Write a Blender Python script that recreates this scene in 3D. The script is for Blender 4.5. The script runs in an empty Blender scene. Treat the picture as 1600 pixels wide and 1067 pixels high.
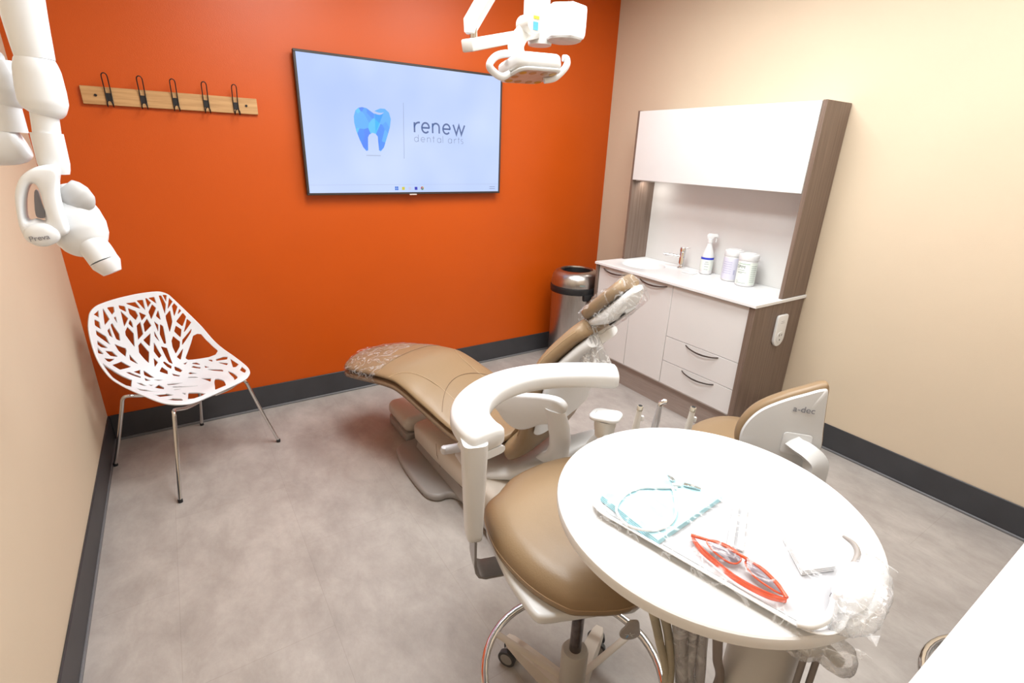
import bpy, bmesh, math, random
from math import sin, cos, pi, radians, sqrt, hypot, floor, atan2
from mathutils import Vector, Matrix, noise
random.seed(7)
SC = bpy.context.scene
COL = SC.collection

# ---------------------------------------------------------------- camera
RC = Matrix(((0.837978, -0.544630, 0.034213), (0.164188, 0.311421, 0.935981), (-0.520418, -0.778714, 0.350385)))   # world -> camera
def _ortho(M):
    a = Vector(M[0]).normalized(); b = Vector(M[1]); b = (b - a*a.dot(b)).normalized(); return Matrix((a, b, a.cross(b)))
RC = _ortho(RC)
CAM = Vector((0, 0, 1.6)); FPX = 787.0
cd = bpy.data.cameras.new('camera'); co = bpy.data.objects.new('camera', cd); COL.objects.link(co)
cd.sensor_fit = 'HORIZONTAL'; cd.sensor_width = 36; cd.lens = FPX/1600*36; cd.clip_start = 0.02
co.matrix_world = Matrix.Translation(CAM) @ RC.transposed().to_4x4()
SC.camera = co
# survey helpers: the world point seen at (u, v) of the 1600x1067 view on a known plane
def ray(u, v): return RC.transposed() @ Vector((u-800, -(v-533.5), -FPX))
def atz(u, v, z): r = ray(u, v); return CAM + r*((z-CAM.z)/r.z)
def aty(u, v, y): r = ray(u, v); return CAM + r*((y-CAM.y)/r.y)
def atx(u, v, x): r = ray(u, v); return CAM + r*((x-CAM.x)/r.x)

# ---------------------------------------------------------------- light
SC.view_settings.view_transform = 'Standard'; SC.view_settings.look = 'None'
SC.view_settings.gamma = 1.0; SC.view_settings.exposure = 0.34
SC.view_settings.use_curve_mapping = False
wd = bpy.data.worlds.new('world'); SC.world = wd; wd.use_nodes = True
wd.node_tree.nodes['Background'].inputs[0].default_value = (0.9, 0.95, 1, 1)
wd.node_tree.nodes['Background'].inputs[1].default_value = 0.3
PANELS = [(0.80, 1.75), (1.90, 1.75), (0.95, 0.35), (2.2, 0.35)]
CEIL = 2.75
def area(name, loc, sx, sy, power, rot=(0, 0, 0), color=(0.945, 0.985, 1.0)):
    l = bpy.data.lights.new(name, 'AREA'); l.shape = 'RECTANGLE'; l.size = sx; l.size_y = sy
    l.energy = power; l.color = color
    o = bpy.data.objects.new(name, l); COL.objects.link(o); o.location = loc; o.rotation_euler = rot
    return o
for i, (x, y) in enumerate(PANELS):
    area('panel_light', (x, y, CEIL-0.03), 0.56, 1.16, (34, 30, 12, 12)[i])

# ---------------------------------------------------------------- materials
def mat(name, color, rough=0.5, metal=0.0, spec=0.5, noise_amt=0.0, noise_scale=8.0, bump=0.0, bump_scale=60.0, coat=0.0, stretch=(1, 1, 1), emis=None, estr=0.0, trans=0.0, alpha=1.0, ior=1.45):
    m = bpy.data.materials.new(name); m.use_nodes = True
    nt = m.node_tree; b = nt.nodes['Principled BSDF']
    b.inputs['Base Color'].default_value = (*color, 1)
    b.inputs['Roughness'].default_value = rough; b.inputs['Metallic'].default_value = metal
    b.inputs['Specular IOR Level'].default_value = spec; b.inputs['IOR'].default_value = ior
    b.inputs['Coat Weight'].default_value = coat; b.inputs['Coat Roughness'].default_value = 0.12
    b.inputs['Transmission Weight'].default_value = trans; b.inputs['Alpha'].default_value = alpha
    if emis: b.inputs['Emission Color'].default_value = (*emis, 1); b.inputs['Emission Strength'].default_value = estr
    tc = nt.nodes.new('ShaderNodeTexCoord'); mp = nt.nodes.new('ShaderNodeMapping')
    nt.links.new(tc.outputs['Object'], mp.inputs['Vector']); mp.inputs['Scale'].default_value = stretch
    if noise_amt > 0:
        n = nt.nodes.new('ShaderNodeTexNoise'); n.inputs['Scale'].default_value = noise_scale; n.inputs['Detail'].default_value = 6
        nt.links.new(mp.outputs[0], n.inputs['Vector'])
        r = nt.nodes.new('ShaderNodeValToRGB')
        r.color_ramp.elements[0].position = 0.3; r.color_ramp.elements[1].position = 0.7
        r.color_ramp.elements[0].color = (*[c*(1-noise_amt) for c in color], 1)
        r.color_ramp.elements[1].color = (*[min(1, c*(1+noise_amt)) for c in color], 1)
        nt.links.new(n.outputs['Fac'], r.inputs[0]); nt.links.new(r.outputs[0], b.inputs['Base Color'])
    if bump > 0:
        n2 = nt.nodes.new('ShaderNodeTexNoise'); n2.inputs['Scale'].default_value = bump_scale; n2.inputs['Detail'].default_value = 4
        nt.links.new(mp.outputs[0], n2.inputs['Vector'])
        bp = nt.nodes.new('ShaderNodeBump'); bp.inputs['Strength'].default_value = bump; bp.inputs['Distance'].default_value = 0.004
        nt.links.new(n2.outputs['Fac'], bp.inputs['Height']); nt.links.new(bp.outputs[0], b.inputs['Normal'])
    return m
def srgb(r, g, b):
    f = lambda c: (c/255/12.92) if c/255 <= 0.04045 else ((c/255+0.055)/1.055)**2.4
    return (f(r), f(g), f(b))
M = {}
M['orange'] = mat('orange_wall_paint', (0.50, 0.073, 0.002), 0.40, noise_amt=0.02, noise_scale=3, bump=0.12, bump_scale=240, spec=0.4)
M['beige'] = mat('beige_wall_paint', (0.61, 0.50, 0.37), 0.62, noise_amt=0.015, noise_scale=3, bump=0.1, bump_scale=240, spec=0.3)
M['ceiling'] = mat('ceiling_paint', (0.82, 0.82, 0.81), 0.8, noise_amt=0.02)
M['baseboard'] = mat('charcoal_rubber_baseboard', (0.042, 0.042, 0.046), 0.45, noise_amt=0.1)
M['trimline'] = mat('grey_shoe_trim', (0.16, 0.16, 0.165), 0.5, noise_amt=0.05)
M['white'] = mat('white_moulded_plastic', (0.68, 0.685, 0.685), 0.28, noise_amt=0.012, spec=0.5)
M['xraywhite'] = mat('cool_white_enamel', (0.78, 0.81, 0.84), 0.28, noise_amt=0.01)
M['white2'] = mat('pale_cream_plastic', (0.62, 0.605, 0.57), 0.32, noise_amt=0.015)
M['laminate'] = mat('white_laminate', (0.68, 0.665, 0.645), 0.35, noise_amt=0.01)
M['counter'] = mat('white_solid_surface', (0.76, 0.76, 0.755), 0.25, noise_amt=0.01)
M['chairshell'] = mat('white_chair_plastic', (0.74, 0.755, 0.785), 0.32, noise_amt=0.01)
M['chrome'] = mat('polished_chrome', (0.75, 0.75, 0.74), 0.08, 1.0, noise_amt=0.02)
M['steel'] = mat('brushed_steel', (0.50, 0.48, 0.46), 0.28, 1.0, noise_amt=0.12, noise_scale=40, stretch=(8, 8, 0.3))
M['satin'] = mat('satin_steel_bar', (0.36, 0.345, 0.33), 0.3, 1.0, noise_amt=0.08, noise_scale=20)
M['darkmetal'] = mat('dark_bronze_handle', (0.13, 0.11, 0.10), 0.3, 0.8, noise_amt=0.05)
M['black'] = mat('black_plastic', (0.012, 0.012, 0.013), 0.4, noise_amt=0.1)
M['blackmetal'] = mat('black_powder_coated_wire', (0.015, 0.013, 0.013), 0.45, 0.3, noise_amt=0.1)
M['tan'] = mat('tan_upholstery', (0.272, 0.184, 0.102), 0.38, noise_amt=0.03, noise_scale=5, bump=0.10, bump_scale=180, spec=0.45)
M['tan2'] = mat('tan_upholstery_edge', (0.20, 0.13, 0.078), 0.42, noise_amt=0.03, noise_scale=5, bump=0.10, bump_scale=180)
M['stitch'] = mat('tan_seam_piping', (0.42, 0.29, 0.17), 0.45, noise_amt=0.03)
M['grayplastic'] = mat('warm_grey_base_plastic', (0.30, 0.275, 0.26), 0.35, noise_amt=0.02)
M['beigeplastic'] = mat('warm_beige_cover_plastic', (0.58, 0.52, 0.45), 0.38, noise_amt=0.02)
M['palegray'] = mat('pale_grey_plastic', (0.50, 0.50, 0.50), 0.35, noise_amt=0.02)
M['caster'] = mat('charcoal_caster_rubber', (0.05, 0.05, 0.052), 0.5, noise_amt=0.05)
M['castergray'] = mat('grey_caster_hub', (0.30, 0.28, 0.26), 0.45, noise_amt=0.05)
M['rod'] = mat('scuffed_gas_spring_steel', (0.16, 0.14, 0.14), 0.25, 0.9, noise_amt=0.5, noise_scale=30)
M['hose'] = mat('beige_ribbed_hose', (0.40, 0.36, 0.27), 0.5, noise_amt=0.05)
M['napkin'] = mat('pale_blue_paper', (0.41, 0.69, 0.76), 0.7, noise_amt=0.02, bump=0.1, bump_scale=300)
M['napedge'] = mat('teal_cord', (0.62, 0.86, 0.90), 0.4, noise_amt=0.02)
M['gauze'] = mat('white_gauze', (0.88, 0.88, 0.88), 0.9, noise_amt=0.02, bump=0.2, bump_scale=300)
M['blue'] = mat('blue_label_print', (0.03, 0.05, 0.50), 0.5, noise_amt=0.02)
M['lav'] = mat('pale_lavender_label', (0.62, 0.62, 0.72), 0.5, noise_amt=0.03)
M['greenlabel'] = mat('pale_green_label', (0.72, 0.78, 0.72), 0.5, noise_amt=0.03)
M['ink'] = mat('grey_green_ink', (0.20, 0.26, 0.24), 0.6, noise_amt=0.02)
M['grayink'] = mat('grey_ink', (0.22, 0.22, 0.25), 0.6, noise_amt=0.02)
M['slot'] = mat('dark_slot', (0.01, 0.01, 0.01), 0.7, noise_amt=0.1)
M['redline'] = mat('orange_red_frame', (0.90, 0.13, 0.03), 0.15, noise_amt=0.04, trans=0.35)
M['lensyellow'] = mat('amber_lens_dot', (0.45, 0.25, 0.05), 0.2, noise_amt=0.1)
M['lensface'] = mat('pinkish_lens_plate', (0.50, 0.35, 0.28), 0.15, noise_amt=0.06, noise_scale=30)
M['yellow'] = mat('yellow_sticker', (0.65, 0.62, 0.05), 0.5, noise_amt=0.02)
M['cyan'] = mat('cyan_sticker', (0.10, 0.45, 0.80), 0.5, noise_amt=0.02)
M['mirror'] = mat('mirror_grey_plastic', (0.42, 0.42, 0.45), 0.3, noise_amt=0.02)

def wood(name, c1, c2, scale, stretch, rough=0.5):
    m = mat(name, c1, rough); nt = m.node_tree; b = nt.nodes['Principled BSDF']
    mp = [n for n in nt.nodes if n.type == 'MAPPING'][0]; mp.inputs['Scale'].default_value = stretch
    n = nt.nodes.new('ShaderNodeTexNoise'); n.inputs['Scale'].default_value = scale; n.inputs['Detail'].default_value = 8; n.inputs['Roughness'].default_value = 0.65
    nt.links.new(mp.outputs[0], n.inputs['Vector'])
    r = nt.nodes.new('ShaderNodeValToRGB'); r.color_ramp.elements[0].position = 0.32; r.color_ramp.elements[1].position = 0.68
    r.color_ramp.elements[0].color = (*c1, 1); r.color_ramp.elements[1].color = (*c2, 1)
    nt.links.new(n.outputs['Fac'], r.inputs[0]); nt.links.new(r.outputs[0], b.inputs['Base Color'])
    return m
M['wengue'] = wood('grey_brown_wood_laminate', (0.125, 0.082, 0.060), (0.215, 0.155, 0.120), 6, (14, 14, 0.35), 0.4)
M['oak'] = wood('oak_board', (0.38, 0.20, 0.075), (0.56, 0.33, 0.14), 5, (0.8, 8, 14), 0.5)
M['kick'] = wood('grey_brown_toe_kick', (0.31, 0.25, 0.215), (0.38, 0.31, 0.27), 6, (6, 1, 14), 0.4)

def floor_material():
    m = bpy.data.materials.new('stone_look_vinyl_planks'); m.use_nodes = True
    nt = m.node_tree; b = nt.nodes['Principled BSDF']; L = nt.links
    tc = nt.nodes.new('ShaderNodeTexCoord')
    def noi(scale, detail=8, rough=0.6, dist=0.0, st=(1, 1, 1)):
        mp = nt.nodes.new('ShaderNodeMapping'); mp.inputs['Scale'].default_value = st
        L.new(tc.outputs['Object'], mp.inputs['Vector'])
        n = nt.nodes.new('ShaderNodeTexNoise'); n.inputs['Scale'].default_value = scale; n.inputs['Detail'].default_value = detail
        n.inputs['Roughness'].default_value = rough; n.inputs['Distortion'].default_value = dist
        L.new(mp.outputs[0], n.inputs['Vector']); return n
    n1 = noi(2.0, 10, 0.66, 0.2, (1, 0.7, 1)); n2 = noi(7, 9, 0.72, 0.25, (1, 0.6, 1)); n3 = noi(70, 4, 0.6)
    r1 = nt.nodes.new('ShaderNodeValToRGB'); e = r1.color_ramp.elements
    e[0].position = 0.30; e[1].position = 0.72
    e[0].color = (0.325, 0.292, 0.27, 1); e[1].color = (0.47, 0.43, 0.395, 1)
    L.new(n1.outputs['Fac'], r1.inputs[0])
    r2 = nt.nodes.new('ShaderNodeValToRGB'); r2.color_ramp.elements[0].position = 0.35; r2.color_ramp.elements[1].position = 0.65
    r2.color_ramp.elements[0].color = (0.80, 0.785, 0.775, 1); r2.color_ramp.elements[1].color = (1.08, 1.08, 1.08, 1)
    L.new(n2.outputs['Fac'], r2.inputs[0])
    mu = nt.nodes.new('ShaderNodeMix'); mu.data_type = 'RGBA'; mu.blend_type = 'MULTIPLY'; mu.inputs[0].default_value = 0.85
    L.new(r1.outputs[0], mu.inputs[6]); L.new(r2.outputs[0], mu.inputs[7])
    # plank joints
    br = nt.nodes.new('ShaderNodeTexBrick'); br.offset = 0.5
    br.inputs['Scale'].default_value = 1.0; br.inputs['Mortar Size'].default_value = 0.0012; br.inputs['Mortar Smooth'].default_value = 0.3
    br.inputs['Brick Width'].default_value = 0.92; br.inputs['Row Height'].default_value = 0.46
    br.inputs['Color1'].default_value = (1.0, 1.0, 1.0, 1); br.inputs['Color2'].default_value = (0.96, 0.96, 0.96, 1); br.inputs['Mortar'].default_value = (0.86, 0.85, 0.84, 1)
    mpb = nt.nodes.new('ShaderNodeMapping'); mpb.inputs['Rotation'].default_value = (0, 0, pi/2); mpb.inputs['Location'].default_value = (0.05, 0.22, 0)
    L.new(tc.outputs['Object'], mpb.inputs['Vector']); L.new(mpb.outputs[0], br.inputs['Vector'])
    mu2 = nt.nodes.new('ShaderNodeMix'); mu2.data_type = 'RGBA'; mu2.blend_type = 'MULTIPLY'; mu2.inputs[0].default_value = 1.0
    L.new(mu.outputs[2], mu2.inputs[6]); L.new(br.outputs['Color'], mu2.inputs[7])
    L.new(mu2.outputs[2], b.inputs['Base Color'])
    b.inputs['Roughness'].default_value = 0.42; b.inputs['Specular IOR Level'].default_value = 0.35
    bp = nt.nodes.new('ShaderNodeBump'); bp.inputs['Strength'].default_value = 0.15; bp.inputs['Distance'].default_value = 0.002
    L.new(n3.outputs['Fac'], bp.inputs['Height']); L.new(bp.outputs[0], b.inputs['Normal'])
    return m
M['floor'] = floor_material()

def film_material(name, haze=0.10, gloss=0.35, tint=(1, 1, 1), scale=18, ridge=0.5):
    """clear crinkled plastic film: mostly transparent, glossy, milky on its creases"""
    m = bpy.data.materials.new(name); m.use_nodes = True; nt = m.node_tree; L = nt.links
    for n in list(nt.nodes): nt.nodes.remove(n)
    out = nt.nodes.new('ShaderNodeOutputMaterial')
    tr = nt.nodes.new('ShaderNodeBsdfTransparent'); tr.inputs[0].default_value = (*tint, 1)
    gl = nt.nodes.new('ShaderNodeBsdfGlossy'); gl.inputs['Roughness'].default_value = 0.12
    df = nt.nodes.new('ShaderNodeBsdfDiffuse'); df.inputs[0].default_value = (0.92, 0.93, 0.95, 1)
    tc = nt.nodes.new('ShaderNodeTexCoord')
    nz = nt.nodes.new('ShaderNodeTexNoise'); nz.inputs['Scale'].default_value = scale; nz.inputs['Detail'].default_value = 5; nz.inputs['Distortion'].default_value = 1.4
    L.new(tc.outputs['Object'], nz.inputs['Vector'])
    ab = nt.nodes.new('ShaderNodeMath'); ab.operation = 'SUBTRACT'; ab.inputs[1].default_value = 0.5; L.new(nz.outputs['Fac'], ab.inputs[0])
    a2 = nt.nodes.new('ShaderNodeMath'); a2.operation = 'ABSOLUTE'; L.new(ab.outputs[0], a2.inputs[0])
    rp = nt.nodes.new('ShaderNodeValToRGB'); rp.color_ramp.elements[0].position = 0.0; rp.color_ramp.elements[1].position = 0.035
    rp.color_ramp.elements[0].color = (ridge, ridge, ridge, 1); rp.color_ramp.elements[1].color = (haze, haze, haze, 1)
    L.new(a2.outputs[0], rp.inputs[0])
    bp = nt.nodes.new('ShaderNodeBump'); bp.inputs['Strength'].default_value = 0.6; bp.inputs['Distance'].default_value = 0.008
    L.new(a2.outputs[0], bp.inputs['Height']); L.new(bp.outputs[0], gl.inputs['Normal'])
    m1 = nt.nodes.new('ShaderNodeMixShader'); L.new(rp.outputs[0], m1.inputs[0]); L.new(tr.outputs[0], m1.inputs[1]); L.new(df.outputs[0], m1.inputs[2])
    fr = nt.nodes.new('ShaderNodeFresnel'); fr.inputs['IOR'].default_value = 1.5; L.new(bp.outputs[0], fr.inputs['Normal'])
    mg = nt.nodes.new('ShaderNodeMath'); mg.operation = 'MULTIPLY'; mg.inputs[1].default_value = gloss*2.5; mg.use_clamp = True; L.new(fr.outputs[0], mg.inputs[0])
    m2 = nt.nodes.new('ShaderNodeMixShader'); L.new(mg.outputs[0], m2.inputs[0]); L.new(m1.outputs[0], m2.inputs[1]); L.new(gl.outputs[0], m2.inputs[2])
    L.new(m2.outputs[0], out.inputs['Surface'])
    return m
M['film'] = film_material('clear_crinkled_film', 0.02, 0.10, scale=13, ridge=0.30)
M['filmtray'] = film_material('clear_tray_bag_film', 0.02, 0.05, scale=12, ridge=0.35)
M['filmmilky'] = film_material('milky_bunched_film', 0.22, 0.2, scale=20)
M['filmtail'] = film_material('white_creased_film', 0.30, 0.22, scale=15, ridge=0.95)
M['tube'] = film_material('clear_grey_tubing', 0.25, 0.3, (0.80, 0.76, 0.72), scale=3)
M['paddle'] = mat('translucent_grey_plastic', (0.36, 0.33, 0.31), 0.35, noise_amt=0.02)
M['lens'] = mat('smoke_tinted_lens', (0.30, 0.24, 0.28), 0.08, noise_amt=0.02, trans=0.75)

# ---------------------------------------------------------------- mesh helpers
class MB:
    def __init__(s): s.v = []; s.f = []
    def add(s, vs, fs, mtx=None):
        n = len(s.v)
        s.v += [tuple(mtx @ Vector(v)) if mtx else tuple(v) for v in vs]
        s.f += [tuple(i+n for i in f) for f in fs]; return s
    def bm(s, b, mtx=None):
        b.verts.ensure_lookup_table(); b.verts.index_update()
        s.add([v.co for v in b.verts], [[v.index for v in f.verts] for f in b.faces], mtx); b.free(); return s
    def box(s, x0, x1, y0, y1, z0, z1, bev=0.0, seg=2, mtx=None):
        b = bmesh.new(); bmesh.ops.create_cube(b, size=1)
        for v in b.verts: v.co = ((x0+x1)/2+v.co.x*(x1-x0), (y0+y1)/2+v.co.y*(y1-y0), (z0+z1)/2+v.co.z*(z1-z0))
        if bev > 0: bmesh.ops.bevel(b, geom=list(b.edges), offset=bev, segments=seg, affect='EDGES', profile=0.5, clamp_overlap=True)
        return s.bm(b, mtx)
    def prism(s, poly, z0, z1, bev=0.0, seg=2, mtx=None, cap=True):
        """extrude an outline in xy from z0 to z1, long edges rounded"""
        a = sum(poly[i][0]*poly[(i+1) % len(poly)][1]-poly[(i+1) % len(poly)][0]*poly[i][1] for i in range(len(poly)))
        if a < 0: poly = poly[::-1]
        n = len(poly)
        def inset(d):
            if d == 0: return [tuple(p) for p in poly]
            out = []
            for i in range(n):
                p0, p1, p2 = Vector(poly[i-1][:2]), Vector(poly[i][:2]), Vector(poly[(i+1) % n][:2])
                t1 = (p1-p0); t2 = (p2-p1)
                if t1.length < 1e-9 or t2.length < 1e-9: out.append(tuple(p1)); continue
                t1.normalize(); t2.normalize(); n1 = Vector((-t1.y, t1.x)); n2 = Vector((-t2.y, t2.x))
                k = n1+n2; k = k/max(0.3, (1+n1.dot(n2))); out.append((p1.x+k.x*d, p1.y+k.y*d))
            return out
        rings = []
        if bev > 0:
            for j in range(seg+1):
                t = pi/2*j/seg; rings.append((inset(bev*(1-sin(t))), z0+bev*(1-cos(t))))
            for j in range(seg+1):
                t = pi/2*j/seg; rings.append((inset(bev*(1-cos(t))), z1-bev*(1-sin(t))))
        else: rings = [(inset(0), z0), (inset(0), z1)]
        vs = [(x, y, z) for r, z in rings for x, y in r]; fs = []
        for k in range(len(rings)-1):
            for i in range(n): fs.append((k*n+i, k*n+(i+1) % n, (k+1)*n+(i+1) % n, (k+1)*n+i))
        if cap: fs.append(tuple(range(n))[::-1]); fs.append(tuple(range((len(rings)-1)*n, len(rings)*n)))
        return s.add(vs, fs, mtx)
    def loft(s, rings, cap=True, closed=True, mtx=None):
        n = len(rings[0]); vs = [p for r in rings for p in r]; fs = []
        for k in range(len(rings)-1):
            for i in range(n if closed else n-1): fs.append((k*n+i, k*n+(i+1) % n, (k+1)*n+(i+1) % n, (k+1)*n+i))
        if cap and closed: fs.append(tuple(range(n))[::-1]); fs.append(tuple(range((len(rings)-1)*n, len(rings)*n)))
        return s.add(vs, fs, mtx)
    def lathe(s, prof, n=40, c=(0, 0, 0), mtx=None, cap=True):
        rings = [[(c[0]+r*cos(2*pi*i/n), c[1]+r*sin(2*pi*i/n), c[2]+z) for i in range(n)] for r, z in prof]
        return s.loft(rings, cap, True, mtx)
    def tube(s, pts, r, n=12, closed=False, smooth=6, sx=1.0, sy=1.0, up=None, cap=True):
        """sweep a circle (or ellipse sx, sy) along pts; r a number or one per point"""
        P = [Vector(p) for p in pts]; R = list(r) if hasattr(r, '__len__') else [r]*len(P)
        if smooth > 1 and len(P) > 2:
            Q = []; RR = []; m = len(P); rng = m if closed else m-1
            for i in range(rng):
                if closed: p0, p1, p2, p3 = P[i-1], P[i], P[(i+1) % m], P[(i+2) % m]; ra, rb = R[i], R[(i+1) % m]
                else: p0, p1, p2, p3 = P[max(i-1, 0)], P[i], P[i+1], P[min(i+2, m-1)]; ra, rb = R[i], R[i+1]
                for k in range(smooth):
                    t = k/smooth; Q.append(0.5*((2*p1)+(p2-p0)*t+(2*p0-5*p1+4*p2-p3)*t*t+(3*p1-p0-3*p2+p3)*t**3)); RR.append(ra+(rb-ra)*t)
            if not closed: Q.append(P[-1]); RR.append(R[-1])
            P, R = Q, RR
        m = len(P); rings = []; nrm = None
        for i in range(m):
            if closed: t = P[(i+1) % m]-P[i-1]
            else: t = P[min(i+1, m-1)]-P[max(i-1, 0)]
            t.normalize()
            if up is not None: nrm = Vector(up); nrm = nrm-t*nrm.dot(t)
            elif nrm is None:
                a = Vector((0, 0, 1)) if abs(t.z) < 0.9 else Vector((1, 0, 0)); nrm = a-t*a.dot(t)
            else: nrm = nrm-t*nrm.dot(t)
            nrm.normalize(); b = t.cross(nrm)
            rings.append([P[i]+nrm*(cos(2*pi*k/n)*R[i]*sy)+b*(sin(2*pi*k/n)*R[i]*sx) for k in range(n)])
        if closed: rings.append(rings[0])
        return s.loft(rings, cap and not closed)
    def build(s, name, material, parent=None, angle=40, loc=None, rot=None, merge=False):
        me = bpy.data.meshes.new(name); me.from_pydata([tuple(v) for v in s.v], [], s.f)
        b = bmesh.new(); b.from_mesh(me)
        if merge: bmesh.ops.remove_doubles(b, verts=b.verts, dist=1e-5)
        bmesh.ops.recalc_face_normals(b, faces=b.faces); b.to_mesh(me); b.free()
        for p in me.polygons: p.use_smooth = True
        me.set_sharp_from_angle(angle=radians(angle))
        if isinstance(material, str): material = M[material]
        me.materials.append(material)
        o = bpy.data.objects.new(name, me); COL.objects.link(o)
        if parent: o.parent = parent
        if loc: o.location = loc
        if rot: o.rotation_euler = rot
        return o
def thing(name, label, cat, loc=(0, 0, 0), rz=0.0, group=None):
    o = bpy.data.objects.new(name, None); COL.objects.link(o); o.location = loc; o.rotation_euler = (0, 0, rz); o.empty_display_size = 0.05
    return tag(o, label, cat, group)
def tag(o, label, cat, group=None):
    o['label'] = label; o['category'] = cat
    if group: o['group'] = group
    return o
def struct(o): o['kind'] = 'structure'; return o
def copy_tree(o, parent=None):
    c = o.copy(); COL.objects.link(c); c.parent = parent
    for ch in list(o.children): copy_tree(ch, c)
    return c
def rrect(x0, x1, y0, y1, r, seg=6):
    pts = []
    for cx, cy, a0 in ((x1-r, y1-r, 0), (x0+r, y1-r, 90), (x0+r, y0+r, 180), (x1-r, y0+r, 270)):
        for k in range(seg+1):
            a = radians(a0+90*k/seg); pts.append((cx+r*cos(a), cy+r*sin(a)))
    return pts
def circle(cx, cy, r, n=48, ry=None): return [(cx+r*cos(2*pi*i/n), cy+(ry or r)*sin(2*pi*i/n)) for i in range(n)]
def smooth_loop(pts, k=6):
    P = [Vector(p) for p in pts]; m = len(P); Q = []
    for i in range(m):
        p0, p1, p2, p3 = P[i-1], P[i], P[(i+1) % m], P[(i+2) % m]
        for j in range(k):
            t = j/k; Q.append(0.5*((2*p1)+(p2-p0)*t+(2*p0-5*p1+4*p2-p3)*t*t+(3*p1-p0-3*p2+p3)*t**3))
    return [tuple(q) for q in Q]
def interp(T, x):
    """piecewise table [(x, a, b, ...)], smooth"""
    if x <= T[0][0]: return T[0][1:]
    for i in range(len(T)-1):
        if x <= T[i+1][0]:
            t = (x-T[i][0])/(T[i+1][0]-T[i][0]); g = lambda j: T[max(0, min(len(T)-1, j))]
            out = []
            for c in range(1, len(T[0])):
                p0, p1, p2, p3 = g(i-1)[c], g(i)[c], g(i+1)[c], g(i+2)[c]
                out.append(0.5*((2*p1)+(p2-p0)*t+(2*p0-5*p1+4*p2-p3)*t*t+(3*p1-p0-3*p2+p3)*t**3))
            return tuple(out)
    return T[-1][1:]
def frame(origin, xdir, ydir):
    x = Vector(xdir).normalized(); y = Vector(ydir); y = (y-x*x.dot(y)).normalized(); z = x.cross(y)
    m = Matrix((x, y, z)).transposed().to_4x4(); m.translation = Vector(origin); return m
def text_mesh(body, size, mtx, mb, depth=0.0004):
    cu = bpy.data.curves.new('t', 'FONT'); cu.body = body; cu.size = size; cu.extrude = depth; cu.align_x = 'CENTER'; cu.align_y = 'CENTER'
    o = bpy.data.objects.new('t', cu); COL.objects.link(o)
    dg = bpy.context.evaluated_depsgraph_get(); me = bpy.data.meshes.new_from_object(o.evaluated_get(dg))
    mb.add([v.co for v in me.vertices], [tuple(p.vertices) for p in me.polygons], mtx)
    bpy.data.objects.remove(o); bpy.data.curves.remove(cu); bpy.data.meshes.remove(me)
    return mb

# ================================================================ the room
XL, XR, YN, YB = -0.495, 3.05, -0.62, 3.27
T = 0.1
struct(MB().box(XL-T, XR+T, YN-T, YB+T, -0.08, 0).build('floor', 'floor'))
struct(MB().box(XL-T, XR+T, YN-T, YB+T, CEIL, CEIL+0.08).build('ceiling', 'ceiling'))
struct(MB().box(XL-T, XR+T, YB, YB+T, 0, CEIL).build('wall_back', 'orange'))
struct(MB().box(XL-T, XL, YN, YB, 0, CEIL).build('wall_left', 'beige'))
struct(MB().box(XR, XR+T, YN, YB, 0, CEIL).build('wall_right', 'beige'))
struct(MB().box(XL-T, XR+T, YN-T, YN, 0, CEIL).build('wall_front', 'beige'))
BH = 0.158
struct(MB().box(XL+0.008, XR-0.008, YB-0.008, YB, 0.012, BH, 0.003, 1).build('baseboard_back', 'baseboard'))
struct(MB().box(XL, XL+0.008, YN, YB, 0.012, BH, 0.003, 1).build('baseboard_left', 'baseboard'))
struct(MB().box(XR-0.008, XR, YN, 1.455, 0.012, BH, 0.003, 1).build('baseboard_right', 'baseboard'))
struct(MB().box(XL+0.014, XR-0.014, YB-0.016, YB, 0, 0.013, 0.003, 1).build('trim_1', 'trimline'))
struct(MB().box(XL, XL+0.014, YN, YB, 0, 0.013, 0.003, 1).build('trim_2', 'trimline'))
struct(MB().box(XR-0.014, XR, YN, 1.455, 0, 0.013, 0.003, 1).build('trim_3', 'trimline'))

# ceiling light panels (above the frame)
for i, (x, y) in enumerate(PANELS):
    t = thing('ceiling_light', 'rectangular white ceiling light panel, ' + ('over the orange wall side left', 'over the orange wall side right', 'over the entrance side left', 'over the entrance side right')[i], 'ceiling light', (x, y, CEIL-0.024), 0, 'ceiling light panels')
    MB().box(-0.30, 0.30, -0.60, -0.58, 0, 0.023).box(-0.30, 0.30, 0.58, 0.60, 0, 0.023).box(-0.30, -0.28, -0.58, 0.58, 0, 0.023).box(0.28, 0.30, -0.58, 0.58, 0, 0.023).build('frame', 'white', t)
    MB().box(-0.28, 0.28, -0.58, 0.58, 0.010, 0.016).build('diffuser', mat('light_diffuser', (0.9, 0.9, 0.9), 0.6, emis=(1, 0.985, 0.965), estr=2.0), t)

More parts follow.
